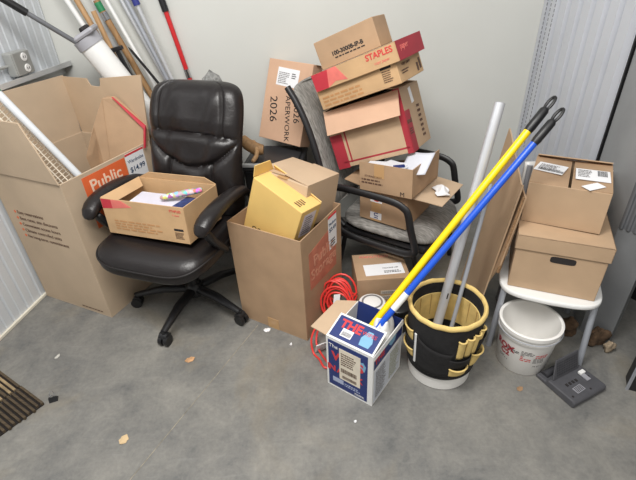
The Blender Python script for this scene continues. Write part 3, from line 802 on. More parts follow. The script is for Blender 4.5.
LD = (.41, .25, .09); rot = (0, -22.5, -33.3); c = V((.2665, 2.066, .9985))
LB = base_of(c, rot, LD[2])
o = thing('paper_carton', 'tan paper carton under a red and tan lid near the top of the armchair pile', 'box', LB, rot)
carton_body(o, LD, KRAFTO, False)
decal(o, 'stamp', 'front', LD, .155, .034, .05, .01, INK)
print_lines(o, 'front', LD, .155, .0, .045, .05, 6, INKBROWN)
print_lines(o, 'front', LD, -.06, -.012, .25, .05, 3, mat('brown_faint_ink', (0, 0, 0)))
letters_on(o, 'right', LD, -.035, .025, 'copy paper', .02, INKBROWN)
print_lines(o, 'right', LD, -.06, -.005, .07, .02, 2, INKBROWN)
decal(o, 'stamp', 'right', LD, .07, -.015, .02, .035, INKBROWN)
decal(o, 'stamp', 'right', LD, .10, -.005, .02, .045, INKBROWN)
# its lid
HD = (.42, .264, .076); lc = V((.25, 2.064, 1.0935)); LO = V((0, 0, 0))
rmi = Euler([R(a) for a in rot]).to_matrix().transposed()
lp = rmi @ (lc-LB); lz = LD[2]-.005
lid = MB(); t = .004; w, dp, h = HD
ox, oy = lp.x, lp.y
lid.box((ox, oy, lz+h-t/2), (w, dp, t)); lid.box((ox, oy-dp/2+t/2, lz+h/2), (w, t, h)); lid.box((ox, oy+dp/2-t/2, lz+h/2), (w, t, h)); lid.box((ox-w/2+t/2, oy, lz+h/2), (t, dp, h)); lid.box((ox+w/2-t/2, oy, lz+h/2), (t, dp, h))
ld = lid.build('lid', KRAFTO, o, bevel=.0015)
class Shift:  # decals on the lid, whose frame is offset
    pass
def lid_decal(name, face, u, v, m, poly, e=.0008):
    ob = decal(ld, name, face, HD, u, v, 0, 0, m, poly=poly, e=e)
    ob.location = (ox, oy, lz); return ob
lid_decal('red_end', 'right', 0, 0, REDDARK, [(-dp/2, -h/2), (dp/2, -h/2), (dp/2, h/2), (-dp/2, h/2)])
lid_decal('red_band', 'front', -.17, 0, REDBAND, [(-.045, -.037), (.025, -.037), (.045, .037), (-.045, .037)])
lid_decal('red_band', 'front', -.10, 0, PINKFADE, [(-.045, -.037), (.0, -.02), (.06, -.03), (.02, .037), (-.025, .037)])
x_ = letters_on(ld, 'front', HD, .13, .016, 'STAPLES', .034, REDINK, bold=.0006); x_.location = (ox, oy, lz)
x_ = letters_on(ld, 'front', HD, .135, -.014, 'copy paper', .016, PINKFADE); x_.location = (ox, oy, lz)
x_ = letters_on(ld, 'right', HD, -.06, .012, 'paper', .035, PINKFADE, e=.0012); x_.location = (ox, oy, lz)
ED = (.285, .17, .118)
Rl = Euler([R(a) for a in (0, -22.5, -33.3)]).to_matrix(); Re = Rl @ Euler((0, 0, R(8))).to_matrix()
eb = LB+Rl @ V((ox-.038, oy+.004, lz+HD[2]+.001)); rot = [math.degrees(a) for a in Re.to_euler()]
o = thing('brown_carton', 'plain brown carton with a stencilled code, topmost on the armchair pile', 'box', eb, rot)
carton_body(o, ED, KRAFT3, False)
letters_on(o, 'front', ED, .0, -.012, '100-3000B-IP-B', .024, INK, bold=.0008)
print_lines(o, 'front', ED, .01, -.03, .15, .01, 1, INK)
decal(o, 'tape', 'top', ED, 0, 0, .275, .045, KRAFT2)

# ------------------------------------------------------------------ brown parcel on the floor
PD2 = (.25, .205, .222)
o = thing('parcel', 'plain brown parcel with a wide white label on the floor behind the blue box', 'box', (.292, 1.716, 0), (0, 0, 1.7))
carton_body(o, PD2, KRAFT3, False)
sl = decal(o, 'shipping_label', 'top', PD2, .012, -.03, .185, .085, WHITE_PAPER, rot=2)
letters_on(sl, 'top', PD2, .045, -.022, 'PACKING LIST', .012, INK, rot=2, e=.0012)
print_lines(sl, 'top', PD2, .05, -.05, .08, .02, 2, INK, rot=2)
letters_on(o, 'top', PD2, -.02, .075, 'MANUTECH', .026, PINKFADE)
for v in (.03, .0): 
    s0 = decal(o, 'sticker', 'front', PD2, .03, v, .085, .02, mat('grey_sticker', (196, 186, 170), .6)); print_lines(s0, 'front', PD2, .03, v, .07, .012, 2, INKGREY)

# ------------------------------------------------------------------ red cord and small things by it
cd = []
c0, c1 = V((.068, 1.545, .125)), V((.100, 1.625, .16))
turns = 9; rng = random.Random(3)
for i in range(turns*22):
    t = i/(turns*22); a = 2*PI*i/22
    k = math.floor(i/22); rr = .060+.010*math.sin(k*2.1)+.006*math.sin(a*2+k)
    cc = c0.lerp(c1, t)+V((.008*math.sin(k*3.7), .01*math.cos(k*1.9), .012*math.sin(k*2.7)))
    ux, uz = V((.95, -.2, .1)), V((-.1, .35, .93))
    cd.append(cc+ux*rr*math.cos(a)+uz*rr*1.35*math.sin(a))
tail = [V((-.02, 1.46, .11)), V((-.05, 1.42, .06)), V((-.045, 1.385, .008)), V((-.02, 1.345, .0065)), V((.0, 1.30, .0065)), V((.02, 1.31, .0065)), V((-.03, 1.42, .03)), V((.0, 1.50, .11))]
def smooth(P, n=6):
    out = []; m = len(P)
    for i in range(m-1):
        a, b_, c, d_ = P[max(i-1, 0)], P[i], P[i+1], P[min(i+2, m-1)]
        for j in range(n):
            t = j/n; out.append(.5*((2*b_)+(c-a)*t+(2*a-5*b_+4*c-d_)*t*t+(3*b_-a-3*c+d_)*t**3))
    return out+[P[-1]]
o = thing('extension_cable', 'coiled red extension cord with white tag beside the faded moving box', 'cord', (.03, 1.52, 0))
b_ = V((.03, 1.52, 0))
MB().tube([p-b_ for p in list(reversed(smooth(tail)))[:-1]+cd], .0045, 8).build('cable', REDCORD, o, smooth=True)
MB().prism([p-b_ for p in (V((.058, 1.50, .235)), V((.086, 1.507, .23)), V((.078, 1.485, .165)), V((.050, 1.478, .17)))], (.0, .0015, .0005)).build('tag', WHITE_PAPER, o)
o = MB().box((0, 0, .03), (.06, .004, .06), (18, 0, 0)).build('paper_card', WHITE_PAPER); o.location = (-.005, 1.395, .001); o.rotation_euler.z = R(25)
tag(o, 'small white card standing on the floor in front of the red cord', 'card')
o = thing('round_tub', 'small round white tub between the blue box and brown parcel', 'tub', (.232, 1.535, 0))
MB().lathe([(0, 0), (.05, 0), (.056, .13), (.056, .14), (.06, .14), (.06, .152), (.054, .156), (0, .156)], 36).build('tub', WHITEP, o, smooth=True)
MB().lathe([(.040, .1568), (.048, .1568), (.048, .158), (.040, .158)], 36).build('lid_ring', INKGREY, o, smooth=True)
o = thing('round_tub', 'squat black tub left of the yellow-rimmed bucket behind the blue box', 'tub', (.352, 1.525, 0))
MB().lathe([(0, 0), (.046, 0), (.05, .12), (.053, .12), (.053, .135), (.046, .14), (0, .138)], 32).build('tub', BLACKP, o, smooth=True)

# ------------------------------------------------------------------ blue and white rag box
GD = (.208, .238, .272)
GR = (0, 0, -37)
o = thing('rag_box', 'blue and white printed box with torn flaps holding the yellow and blue poles', 'box', (.166, 1.256, 0), GR)
carton_body(o, GD, WHITEP)
decal(o, 'blue_panel', 'front', GD, 0, -.003, 0, 0, NAVY, poly=[(-.094, -.122), (.082, -.122), (.082, .128), (-.094, .128)])
letters_on(o, 'front', GD, -.07, .098, 'The', .026, WHITEP, e=.0012)
letters_on(o, 'front', GD, -.006, .045, 'WIPES', .06, REDINK, e=.0011, bold=.002, spacing=.8)
letters_on(o, 'front', GD, -.02, -.025, 'IN A BOX', .042, REDINK, e=.0011, bold=.0015, spacing=.85)
s0 = decal(o, 'sticker', 'front', GD, .004, .018, .094, .168, CREAM, e=.0016)
print_lines(s0, 'front', GD, .0, .05, .07, .07, 6, INKBROWN, e=.0022)
print_lines(s0, 'front', GD, .0, -.012, .07, .022, 1, INKBROWN, e=.0022, bars=True)
print_lines(s0, 'front', GD, .003, -.048, .065, .016, 1, INKBROWN, e=.0022, bars=True)
s0 = decal(o, 'sticker', 'front', GD, -.05, -.085, .05, .025, mat('blue_white_print', (170, 180, 206), .6), e=.0011)
print_lines(o, 'front', GD, .02, -.09, .08, .02, 2, mat('blue_white_print', (0, 0, 0)), e=.0012)
print_lines(o, 'front', GD, .052, -.112, .05, .012, 2, WHITEP, e=.0012)
decal(o, 'emblem', 'front', GD, .058, .06, .035, .05, LBLUE, e=.0010, poly=[(-.017, 0), (-.008, -.022), (.012, -.022), (.017, .008), (.006, .024), (-.01, .02)])
decal(o, 'blue_panel', 'right', GD, .0, .095, 0, 0, NAVY, poly=[(-.112, -.032), (.112, -.032), (.112, .036), (-.112, .036)])
letters_on(o, 'right', GD, -.07, .096, 'THE', .042, REDINK, e=.0011, bold=.001)
decal(o, 'emblem', 'right', GD, .03, .1, .05, .04, LBLUE, e=.0010, poly=[(-.03, 0), (-.01, -.02), (.02, -.016), (.03, .008), (.006, .02), (-.02, .016)])
decal(o, 'grey_panel', 'right', GD, .0, -.035, 0, 0, mat('pale_blue_panel', (206, 210, 218), .6, .06, 30), poly=[(-.108, -.09), (.108, -.09), (.108, .085), (-.108, .085)])
print_lines(o, 'right', GD, -.055, -.035, .08, .15, 18, INKGREY)
print_lines(o, 'right', GD, .055, -.035, .08, .15, 16, mat('olive_ink', (150, 150, 120), .7))
fl = flap(o, GD, 'front', 17, .112, WHITEP)
ca, sa = math.cos(R(17)), math.sin(R(17))
fo = V((0, -GD[1]/2, GD[2])); fy = V((0, ca, sa)); fx = V((1, 0, 0)); fn_ = fx.cross(fy)
def fp(u, v, e): return fo+fx*u+fy*v+fn_*(.004+e)
MB().prism([fp(u, v, 0) for u, v in ((-.094, .008), (.094, .008), (.094, .104), (-.094, .104))], fn_*.0006).build('blue_panel', NAVY, fl)
lettering(fl, 'THE', .05, REDINK, fp(-.03, .072, .001), fx, fy, bold=.002)
MB().prism([fp(u, v, .0008) for u, v in ((-.055, .022), (-.008, .022), (-.008, .056), (-.055, .056))], fn_*.0006).build('sticker', WHITE_PAPER, fl)
bb = MB(); 
for i in range(10): bb.prism([fp(-.05+i*.004, .026, .0016), fp(-.048+i*.004, .026, .0016), fp(-.048+i*.004, .044, .0016), fp(-.05+i*.004, .044, .0016)], fn_*.0003)
bb.build('print', INK, fl)
MB().prism([fp(u, v, .0007) for u, v in ((.03, .02), (.07, .02), (.075, .045), (.06, .085), (.04, .085), (.025, .05))], fn_*.0006).build('emblem', LBLUE, fl)
lettering(fl, 'WIPES', .022, REDINK, fp(.05, .07, .0018), fx, fy)
flap(o, GD, 'left', 172, .072, KRAFT2, (.0, .05), bow=4)
fb = flap(o, GD, 'back', -80, .10, NAVY)
flap(o, GD, 'right', 262, .02, WHITEP)
# plastic bag in it
b = MB()
def bag(u, v):
    th = u*2*PI; ph = v*PI
    k = .92+.07*math.sin(4*th+3*ph)+.05*math.sin(7*ph+2*th)
    return V((.046*k*sgnp(math.sin(ph), .6)*math.cos(th), .088*k*sgnp(math.sin(ph), .6)*math.sin(th), .155+.135*k*math.cos(ph)))
b.grid(bag, 40, 28)
gm = Euler((0, 0, R(-37))).to_matrix()
o = b.build('plastic_bag', PLASTICBAG, None, smooth=True, merge=True); o.location = V((.166, 1.256, .006))+gm @ V((.054, .030, .022)); o.rotation_euler.z = R(-37)
tag(o, 'crumpled white plastic bag stuffed in the blue and white rag box', 'bag')

# poles standing in the box
def broom(name, label, a, b, m, band, r=.0125):
    a, b = V(a), V(b); d_ = (b-a).normalized(); L = (b-a).length
    o = thing(name, label, 'pole', a)
    MB().tube([(0, 0, 0), d_*(L-.10)], r, 18).build('shaft', m, o, smooth=True)
    if band: MB().tube([d_*band[0], d_*band[1]], r+.0006, 18).build('label_band', WHITEP, o, smooth=True)
    sd_ = d_.cross(V((0, 0, 1))).normalized(); up_ = sd_.cross(d_)
    g_ = MB(); g_.tube([d_*(L-.135), d_*(L-.12), d_*(L-.05), d_*(L-.04)], [r+.001, r+.003, r+.0025, r*.8], 16)
    loop = []
    for i in range(20):
        t = 2*PI*i/20; loop.append(d_*(L-.022+.026*math.cos(t))+sd_*.0105*math.sin(t))
    g_.tube(loop, .0056, 8, closed=True)
    g_.build('hanging_grip', BLACKP, o, smooth=True)
    return o
broom('telescopic_pole', 'bright yellow pole with black hanging grip slanting out of the rag box', (.105, 1.227, .165), (.831, 1.52, 1.044), YPOLE, None, .0135)
broom('telescopic_pole', 'bright blue pole with white band slanting out of the rag box', (.095, 1.195, .147), (.835, 1.46, 1.021), BPOLE, (.28, .36), .0125)

# ------------------------------------------------------------------ bucket with tool organiser
o = thing('tool_bucket', 'white bucket wrapped in a black tool organiser with yellow rim and pockets', 'bucket', (.484, 1.284, 0), (0, 0, 0))
MB().lathe([(0, 0), (.122, 0), (.126, .004), (.139, .345), (.135, .345), (.122, .012), (0, .010)], 56).build('bucket', WHITEB, o, smooth=True)
def rb(z): return .1265+(.139-.1265)*z/.345
MB().lathe([(rb(.075)+.001, .078), (rb(.08)+.006, .075), (.1455, .352), (.1455, .366), (.130, .366), (.1285, .31), (.1325, .31)], 64).build('sleeve', BLACKF, o, smooth=True)
ring = [(.141*math.cos(2*PI*i/72), .141*math.sin(2*PI*i/72), .368+.0015*math.sin(i*1.3)) for i in range(72)]
MB().tube(ring, .0085, 10, 1.5, closed=True).build('rim_binding', YCANVAS, o, smooth=True)
MB().lathe([(.1195, .17), (.1235, .17), (.1278, .315), (.1235, .315), (.1195, .17)], 64).build('inner_pocket', YCANVAS, o, smooth=True)
b = MB()
for i in range(14):
    a = 2*PI*i/14; b.box((.1212*math.cos(a), .1212*math.sin(a), .243), (.002, .003, .14), (0, 0, math.degrees(a)))
b.build('pocket_seam', mat('canvas_seam', (184, 152, 92), .9), o)
MB().lathe([(0, .0145), (.1155, .0145), (.1185, .02), (.1245, .19), (.1285, .33), (.1278, .33), (.1237, .19), (.1177, .021), (.115, .0155), (0, .0155)], 56).build('lining', BLACKF, o, smooth=True)
def pocket(a0, a1, z0, z1, puff, m, name='pocket', rim=None, parent=None, slope=0.):
    """bulging fabric pocket on the sleeve between two angles (degrees)"""
    def fn(u, v):
        a = R(a0+(a1-a0)*u); z = z0+(z1-z0+slope*(u-.5))*v
        r = rb(z)+.0075+puff*math.sin(PI*u)**.6*(.35+.65*v)
        return V((r*math.cos(a), r*math.sin(a), z))
    n_ = MB(); n_.grid(fn, 16, 8)
    ob = n_.build(name, m, parent or o, smooth=True)
    sd_ = ob.modifiers.new('s', 'SOLIDIFY'); sd_.thickness = .003
    if rim:
        pth = [fn(i/16, 1) for i in range(17)]; MB().tube(pth, .0035, 8).build('pocket_rim', rim, ob, smooth=True)
    return ob
CA = -108  # direction facing the camera
pocket(CA-42, CA+18, .10, .255, .016, BLACKF, slope=-.05)
for k in range(4): pocket(CA+22+k*13, CA+34+k*13, .205+.004*k, .305+.006*k, .012, YCANVAS, rim=YCANVAS)
pocket(CA+14, CA+46, .105, .15, .020, YCANVAS, rim=YCANVAS)
pocket(CA+10, CA+50, .15, .205, .018, BLACKF)
pocket(CA+52, CA+82, .13, .20, .022, YCANVAS, rim=YCANVAS)
pocket(CA+60, CA+95, .20, .27, .016, BLACKF)
pocket(CA-88, CA-52, .22, .275, .012, YCANVAS, rim=YCANVAS)
pocket(CA-88, CA-50, .13, .17, .014, YCANVAS, rim=YCANVAS)
pocket(CA-90, CA-48, .165, .225, .012, BLACKF)
MB().tube([(rb(z)*1.075*math.cos(R(CA-44)), rb(z)*1.075*math.sin(R(CA-44)), z) for z in (.12, .18, .24, .28)], .006, 8, .5).build('white_strap', WHITEP, o, smooth=True)
o.scale = (1, 1, .945)
def rod(name, label, a, b, r, m, hollow=False):
    a, b = V(a), V(b); o = thing(name, label, 'pole', a)
    if hollow:
        MB().tube([(0, 0, 0), b-a], r, 24).build('shaft', m, o, smooth=True)
        d_ = (b-a).normalized(); MB().tube([(b-a)-d_*.002, (b-a)+d_*.0015], r*.86, 20).build('end_plug', GREYP, o, smooth=True)
        sd_ = d_.cross(V((0, 1, 0))).normalized(); fr = V((0, -1, 0)); fr = (fr-d_*fr.dot(d_)).normalized()
        p = d_*.30+fr*(r+.0004); MB().bar(p-d_*.012, p+d_*.012, .005, .001, up=fr).build('slot', INK, o)
    else: MB().tube([(0, 0, 0), b-a], r, 16).build('shaft', m, o, smooth=True)
    return o
rod('aluminium_tube', 'thick silver aluminium tube standing in the tool bucket', (.436, 1.288, .036), (.681, 1.60, 1.012), .019, ALU, True)
rod('thin_rod', 'thin white metal rod standing in the tool bucket right of the silver tube', (.489, 1.264, .03), (.660, 1.50, .739), .0085, STEEL)

# ------------------------------------------------------------------ flattened cardboard
o = thing('flattened_carton', 'flattened brown carton standing on edge between the poles and right boxes', 'cardboard', (.70, 1.6, 0))
b_ = V((.70, 1.6, 0))
bf, bn, tf, tn = V((.735, 1.83, 0)), V((.655, 1.435, 0)), V((.872, 1.905, .805)), V((.762, 1.465, .765))
nn = (tn-bn).cross(bf-bn).normalized()
if nn.x < 0: nn = -nn
def panel(sh, cut): 
    k = nn*sh
    P = [bn, bf, tf, tf.lerp(tn, .12)+V((0, 0, .0)), tn.lerp(tf, .06)-V((0, 0, .03)), tn+V((0, 0, cut))]
    return [p+k-b_ for p in P]
MB().prism(panel(0, -.02), nn*.006).build('panel', KRAFT, o)
p2 = [p+nn*.010-b_ for p in (bn.lerp(tn, .38)+V((.0, .02, 0)), bf.lerp(tf, .4), bf.lerp(tf, .93), tn+V((.0, -.02, -.06)), bn.lerp(tn, .55)+V((-.005, -.035, 0)))]
MB().prism(p2, nn*.006).build('panel', KRAFT3, o)
p3 = [p+nn*.020-b_ for p in (bn.lerp(tn, .45)+V((.0, .02, 0)), bf.lerp(tf, .5), bf.lerp(tf, .88), tn+V((.0, .0, -.07)), bn.lerp(tn, .6)+V((0, -.02, 0)))]
MB().prism(p3, nn*.006).build('panel', KRAFT, o)
MB().bar(bn.lerp(tn, .5)+nn*.012-b_+V((0, -.03, 0)), tn+nn*.012-b_+V((-.003, -.016, -.06)), .008, .012).build('corrugated_edge', EDGE, o)

# ------------------------------------------------------------------ white chair on the right with two boxes
WC = thing('plastic_chair', 'low white plastic chair with grey tube legs carrying two brown boxes', 'chair', (.965, 1.475, 0), (0, 0, -23))
SH = .325
o_ = MB()
outline = []
for i in range(48):
    t = 2*PI*i/48; x = .192*sgnp(math.cos(t), .40); y = .18*sgnp(math.sin(t), .40)
    if y > 0: x *= 1-.9*y*y/.18*.6
    if y < 0: y -= .02*(1-(x/.195)**2)
    outline.append((x, y, SH-.022))
o_.prism(outline, (0, 0, .022)); o_.build('seat', WHITEP, WC, bevel=.007)
for sx, sy in ((-1, -1), (1, -1), (-1, 1), (1, 1)):
    MB().tube([(sx*(.165 if sy < 0 else .145), sy*.14, SH-.02), (sx*(.178 if sy < 0 else .155), sy*.17, 0)], .0125, 14).build('leg', STEEL, WC, smooth=True)
for sx in (-1, 1): MB().tube([(sx*.145, .16, SH-.02), (sx*.145, .222, .5), (sx*.145, .245, .69)], .011, 12).build('back_post', STEEL, WC, smooth=True)
b = MB()
def brst(u, v, k=0):
    x = (u-.5)*.335; z = .52+.18*v; y = .235+.03*(1-(2*u-1)**2)+.02*v
    return V((x, y, z))
b.grid(brst, 16, 8); bo = b.build('backrest', WHITEP, WC, smooth=True); sd = bo.modifiers.new('s', 'SOLIDIFY'); sd.thickness = .012
FD = (.313, .285, .24)
rot = (0, 0, -23.5); FB = V((.962, 1.470, .3265))
o = thing('file_box', 'brown file storage box with a hand hole on the white chair seat', 'box', FB, rot)
carton_body(o, FD, KRAFT, False)
ld = MB(); t = .004; w, dp, h = FD[0]+.012, FD[1]+.012, .062; z0 = FD[2]-h+.006
ld.box((0, 0, z0+h-t/2), (w, dp, t)); ld.box((0, -dp/2+t/2, z0+h/2), (w, t, h)); ld.box((0, dp/2-t/2, z0+h/2), (w, t, h)); ld.box((-w/2+t/2, 0, z0+h/2), (t, dp, h)); ld.box((w/2-t/2, 0, z0+h/2), (t, dp, h))
ld.build('lid', KRAFT, o, bevel=.0015)
hh_ = MB()
hp = []
for i in range(24):
    tt_ = 2*PI*i/24; hp.append(V((.012+.044*sgnp(math.cos(tt_), .35), -FD[1]/2-.0002, .158+.014*sgnp(math.sin(tt_), .5))))
hh_.prism(hp, (0, -.0008, 0)); hh_.build('hand_hole', INK, o)
UD = (.272, .27, .165); rot = (0.5, -.8, -30); UB = V((.990, 1.548, .5775))
o = thing('shipping_box', 'brown shipping box with labelled top flaps on the file box', 'box', UB, rot)
carton_body(o, UD, KRAFT)
f1 = flap(o, UD, 'left', -2, .131, KRAFT3, (.0, .0)); f2 = flap(o, UD, 'right', -2, .131, KRAFT3)
def top_label(par, u, v, su, sv, r_):
    sl = decal(par, 'shipping_label', 'top', UD, u, v, su, sv, WHITE_PAPER, rot=r_, e=.0012)
    sl.location.z = .0055; return sl
s1 = top_label(f1, -.075, .01, .105, .085, -12); s2 = top_label(f2, .07, -.005, .115, .10, 2)
s3 = top_label(f2, .075, -.105, .07, .04, 45)
for sl, a in ((s1, (-.075, -.015, .09, .016, -12)), (s2, (.10, .015, .03, .05, 2))):
    q = print_lines(sl, 'top', UD, a[0], a[1], a[2], a[3], 2, INK, rot=a[4], e=.0022, bars=True)
q = print_lines(s1, 'top', UD, -.075, .015, .08, .045, 4, INKGREY, rot=-12, e=.0022)
q = print_lines(s2, 'top', UD, .045, .0, .05, .07, 5, INKGREY, rot=2, e=.0022)
flap(o, UD, 'back', 45, .035, KRAFT, bow=-25)

# ------------------------------------------------------------------ white pail on the floor
o = thing('white_pail', 'open white plastic pail with red and black print by the white chair', 'bucket', (.842, 1.305, 0))
H2, r0, r1 = .225, .095, .112
MB().lathe([(0, 0), (r0, 0), (r0+.003, .004), (r1, H2-.045), (r1+.006, H2-.045), (r1+.006, H2-.038), (r1+.002, H2-.036), (r1+.002, H2-.018), (r1+.009, H2-.016), (r1+.009, H2), (r1+.002, H2+.003), (r1-.003, H2), (r0-.002, .012), (0, .01)], 64).build('pail', WHITEB, o, smooth=True)
hd = [((r1+.011)*math.cos(R(a)), (r1+.011)*math.sin(R(a)), H2-.028-.0*abs(math.sin(R(a)))) for a in range(-190, 11, 8)]
MB().tube(hd, .002, 8).build('handle', STEEL, o, smooth=True)
def wrap(a0, z0, R0=None):
    def fn(p):
        z = z0+p.y; r = r0+(r1-r0)*z/(H2-.045)+.0018+p.z; a = R(a0)+p.x/r
        return V((r*math.cos(a), r*math.sin(a), z))
    return fn
def wl(txt, size, m, a0, z0, **k): lettering(o, txt, size, m, (0, 0, 0), (1, 0, 0), (0, 1, 0), fn=wrap(a0, z0), **k)
wl('ROX', .042, REDDARK, -161, .125, bold=.0015)
wl('C2', .036, REDDARK, -158, .093, bold=.0012)
def wp(a0, z0, w_, h_, rows, m, seed=1, solid=False, name='print'):
    b = MB(); rng = random.Random(seed)
    for i in range(rows):
        z = z0+h_/2-(i+.5)*h_/rows; x = -w_/2
        while x < w_/2-.002:
            L = w_ if solid else rng.uniform(.006, .018); L = min(L, w_/2-x); t = h_ if solid else h_/rows*.5
            nseg = max(1, int(L/.006)); f = wrap(a0, z)
            for j in range(nseg):
                xa, xb = x+L*j/nseg, x+L*(j+1)/nseg
                b.add([f(V((xa, -t/2, 0))), f(V((xb, -t/2, 0))), f(V((xb, t/2, 0))), f(V((xa, t/2, 0)))], [(0, 1, 2, 3)])
            x += L+.003
            if rng.random() < .15: break
    return b.build(name, m, o)
wp(-140, .125, .05, .03, 4, INK, 2); wp(-110, .130, .05, .03, 4, INKGREY, 3); wp(-112, .10, .04, .03, 3, REDINK, 4); wp(-80, .12, .05, .02, 2, REDINK, 5)
wp(-84, .095, .045, .03, 5, INKGREY, 6); wp(-158, .055, .05, .03, 4, INKGREY, 7); wp(-140, .032, .06, .009, 1, INK, 8, True); wp(-106, .035, .022, .024, 1, INKGREY, 9, True); wp(-82, .05, .04, .03, 4, INKGREY, 10)

# ------------------------------------------------------------------ desk phone lying face down
ph = thing('desk_phone', 'dark grey desk phone lying face down with its stand folded up', 'phone', (.979, 1.166, 0), (0, 0, -66))
# local x runs from the handset end to the wide end, y across
b = MB()
b.prism([V((x, -.09, z)) for x, z in ((-.084, .004), (-.078, 0), (.088, 0), (.095, .006), (.095, .026), (.086, .034), (-.03, .030), (-.034, .018), (-.080, .016))], (0, .18, 0))
b.build('housing', DGREY, ph, bevel=.006)
MB().tube([(-.06, -.07, .018), (-.06, -.03, .024), (-.06, .03, .024), (-.06, .07, .018)], [.017, .014, .014, .017], 14).build('handset', DGREY2, ph, smooth=True)
# stand plate
so = V((-.022, -.075, .03)); sx_ = V((0, 1, 0)); sz_ = V((-.30, 0, .95)).normalized(); sn = sx_.cross(sz_)
MB().prism([so, so+sx_*.145, so+sx_*.145+sz_*.085, so+sx_*.02+sz_*.085], sn*.006).build('stand', DGREY, ph, bevel=.003)
b = MB()
for i in range(12):
    for j in range(6):
        p = so+sx_*(.022+i*.0095)+sz_*(.012+j*.0105)+sn*.0062
        b.prism([p, p+sx_*.006, p+sx_*.006+sz_*.007, p+sz_*.007], sn*.0006)
b.build('grille', DGREY2, ph)
b = MB()
for i in range(4): b.box((.022+i*.0, -.045+i*.017, .0342), (.012, .009, .002))
for p in ((.07, -.07), (.075, .02), (.03, .065)): b.tube([(p[0], p[1], .033), (p[0], p[1], .0352)], .004, 10)
b.build('socket', INK, ph)
MB().box((.055, -.02, .0345), (.026, .045, .001), (0, 0, 4)).build('data_label', mat('label_grey', (150, 150, 156), .5), ph)
b = MB()
for i in range(5): b.box((.046+i*.0045, -.02, .0353), (.002, .038, .0006), (0, 0, 4))
b.build('print', INK, ph)
MB().box((.03, .05, .036), (.03, .02, .004)).build('data_label', mat('label_grey', (0, 0, 0)), ph)
MB().box((.008, .052, .041), (.016, .026, .012)).build('plug', WHITEP, ph, bevel=.002)

# ------------------------------------------------------------------ floor litter and the deck mats
def leafy(label, loc, rz, L, w, m, name='dry_leaf', cat='leaf'):
    b = MB(); n_ = 12
    pts = [(L*(i/n_-.5), w*math.sin(PI*i/n_)**.8*(1+.15*math.sin(5*i))) for i in range(n_+1)]
    b.prism([V((x, y, .002+.004*(x/L)**2*4)) for x, y in pts]+[V((x, -y, .001)) for x, y in reversed(pts[1:-1])], (0, 0, .0012))
    o = b.build(name, m); o.location = loc; o.rotation_euler.z = R(rz); return tag(o, label, cat)
leafy('single dry tan leaf on the concrete in front of the office chair', (-.594, 1.383, .0), 25, .045, .014, LEAF)
leafy('flat pale tan scrap on the bare floor left of the saw joint', (-.76, 1.006, .0), 70, .042, .016, mat('tan_scrap', (206, 180, 140), .85, .1), 'paper_scrap', 'scrap')
leafy('crumpled white scrap on the floor at the moving box corner', (-.262, 1.545, .0), 10, .035, .012, WHITE_PAPER, 'paper_scrap', 'scrap')
leafy('tiny white scrap on the floor in front of the moving box', (-.147, 1.446, .0), 60, .016, .005, WHITE_PAPER, 'paper_scrap', 'scrap')
leafy('tiny white chip on the floor in front of the blue rag box', (.107, 1.035, .0), 20, .012, .005, WHITE_PAPER, 'paper_scrap', 'scrap')
leafy('brown crumb on the floor left of the desk phone', (.775, 1.145, .0), 20, .03, .01, mat('brown_scrap', (160, 128, 96), .9, .2), 'floor_crumb', 'scrap')
leafy('light chip on the floor beyond the ribbed deck mat', (-1.21, 1.44, .0), 70, .03, .007, mat('pale_chip', (196, 194, 186), .9, .1), 'floor_crumb', 'scrap')
o = thing('binder_clip', 'small black binder clip on the floor beside the ribbed mat', 'clip', (-1.114, 1.203, 0), (0, 0, 20))
MB().prism([V((-.016, -.012, 0)), V((-.016, .012, 0)), V((-.016, .002, .018)), V((-.016, -.002, .018))], (.032, 0, 0)).build('body', BLACKP, o)
for s_ in (-1, 1): MB().tube([(-.006, 0, .017), (-.009, s_*.008, .03), (-.004, s_*.012, .04), (.004, s_*.012, .04), (.009, s_*.008, .03), (.006, 0, .017)], .0013, 6).build('wire_handle', CHROME, o, smooth=True)
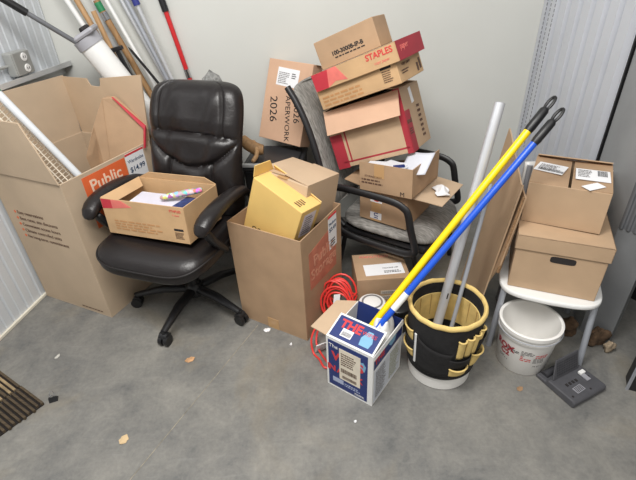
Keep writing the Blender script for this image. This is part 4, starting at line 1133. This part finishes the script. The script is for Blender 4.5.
# ribbed mat: ribs run along e1
cA = V((-1.144, 1.181, 0)); e1 = V((-.124, .081, 0)).normalized(); e2 = V((-.50, -.86, 0)).normalized()
mt = thing('deck_mat', 'brown ribbed deck mat on the floor at the left edge', 'mat', cA)
Lr = .165
off = [0, .004, -.004, .004, .0, .006, .012, .008, .016, .02, .014, .024, .02, .03, .034, .03]
MB().prism([V((0, 0, 0)), e1*Lr, e1*Lr+e2*.31, e1*.035+e2*.31], (0, 0, .005)).build('base', MATD, mt)
bb = MB()
for i in range(16):
    s0 = e2*(i*.0185+.002)+e1*off[i]; bb.bar(s0+V((0, 0, .009)), e2*(i*.0185+.002)+e1*Lr+V((0, 0, .009)), .010, .015)
bb.build('rib', MATB, mt, bevel=.002)
m2 = thing('slatted_mat', 'dark slatted mat with pale slats at the far left edge', 'mat', cA+e1*.172)
MB().prism([V((0, 0, 0)), e1*.34, e1*.34+e2*.4, e2*.4], (0, 0, .004)).build('base', MATD, m2)
for i in range(18):
    MB().bar(e2*(i*.0185+.004)+V((0, 0, .009)), e2*(i*.0185+.004)+e1*.34+V((0, 0, .009)), .010, .009).build('slat', MATL if i % 3 else MATB, m2)

# ------------------------------------------------------------------ light
w = bpy.data.worlds.new('world'); S.world = w; w.use_nodes = True
bg = w.node_tree.nodes['Background']; bg.inputs[0].default_value = (1, .985, .955, 1); bg.inputs[1].default_value = .42
def area(name, loc, size, e, rot=(0, 0, 0), col=(1, .98, .95)):
    l = bpy.data.lights.new(name, 'AREA'); l.shape = 'RECTANGLE'; l.size, l.size_y = size; l.energy = e; l.color = col
    o = bpy.data.objects.new(name, l); COL.objects.link(o); o.location = loc; o.rotation_euler = [R(a) for a in rot]
area('ceiling_lamp', (-.5, .6, 2.9), (1.3, .5), 72, (12, 0, 0))
area('ceiling_lamp', (.3, -.4, 2.9), (1.6, .5), 38, (20, 0, 0))
S.view_settings.view_transform = 'Standard'; S.view_settings.look = 'None'; S.view_settings.gamma = 1; S.view_settings.use_curve_mapping = False
S.view_settings.exposure = 0.
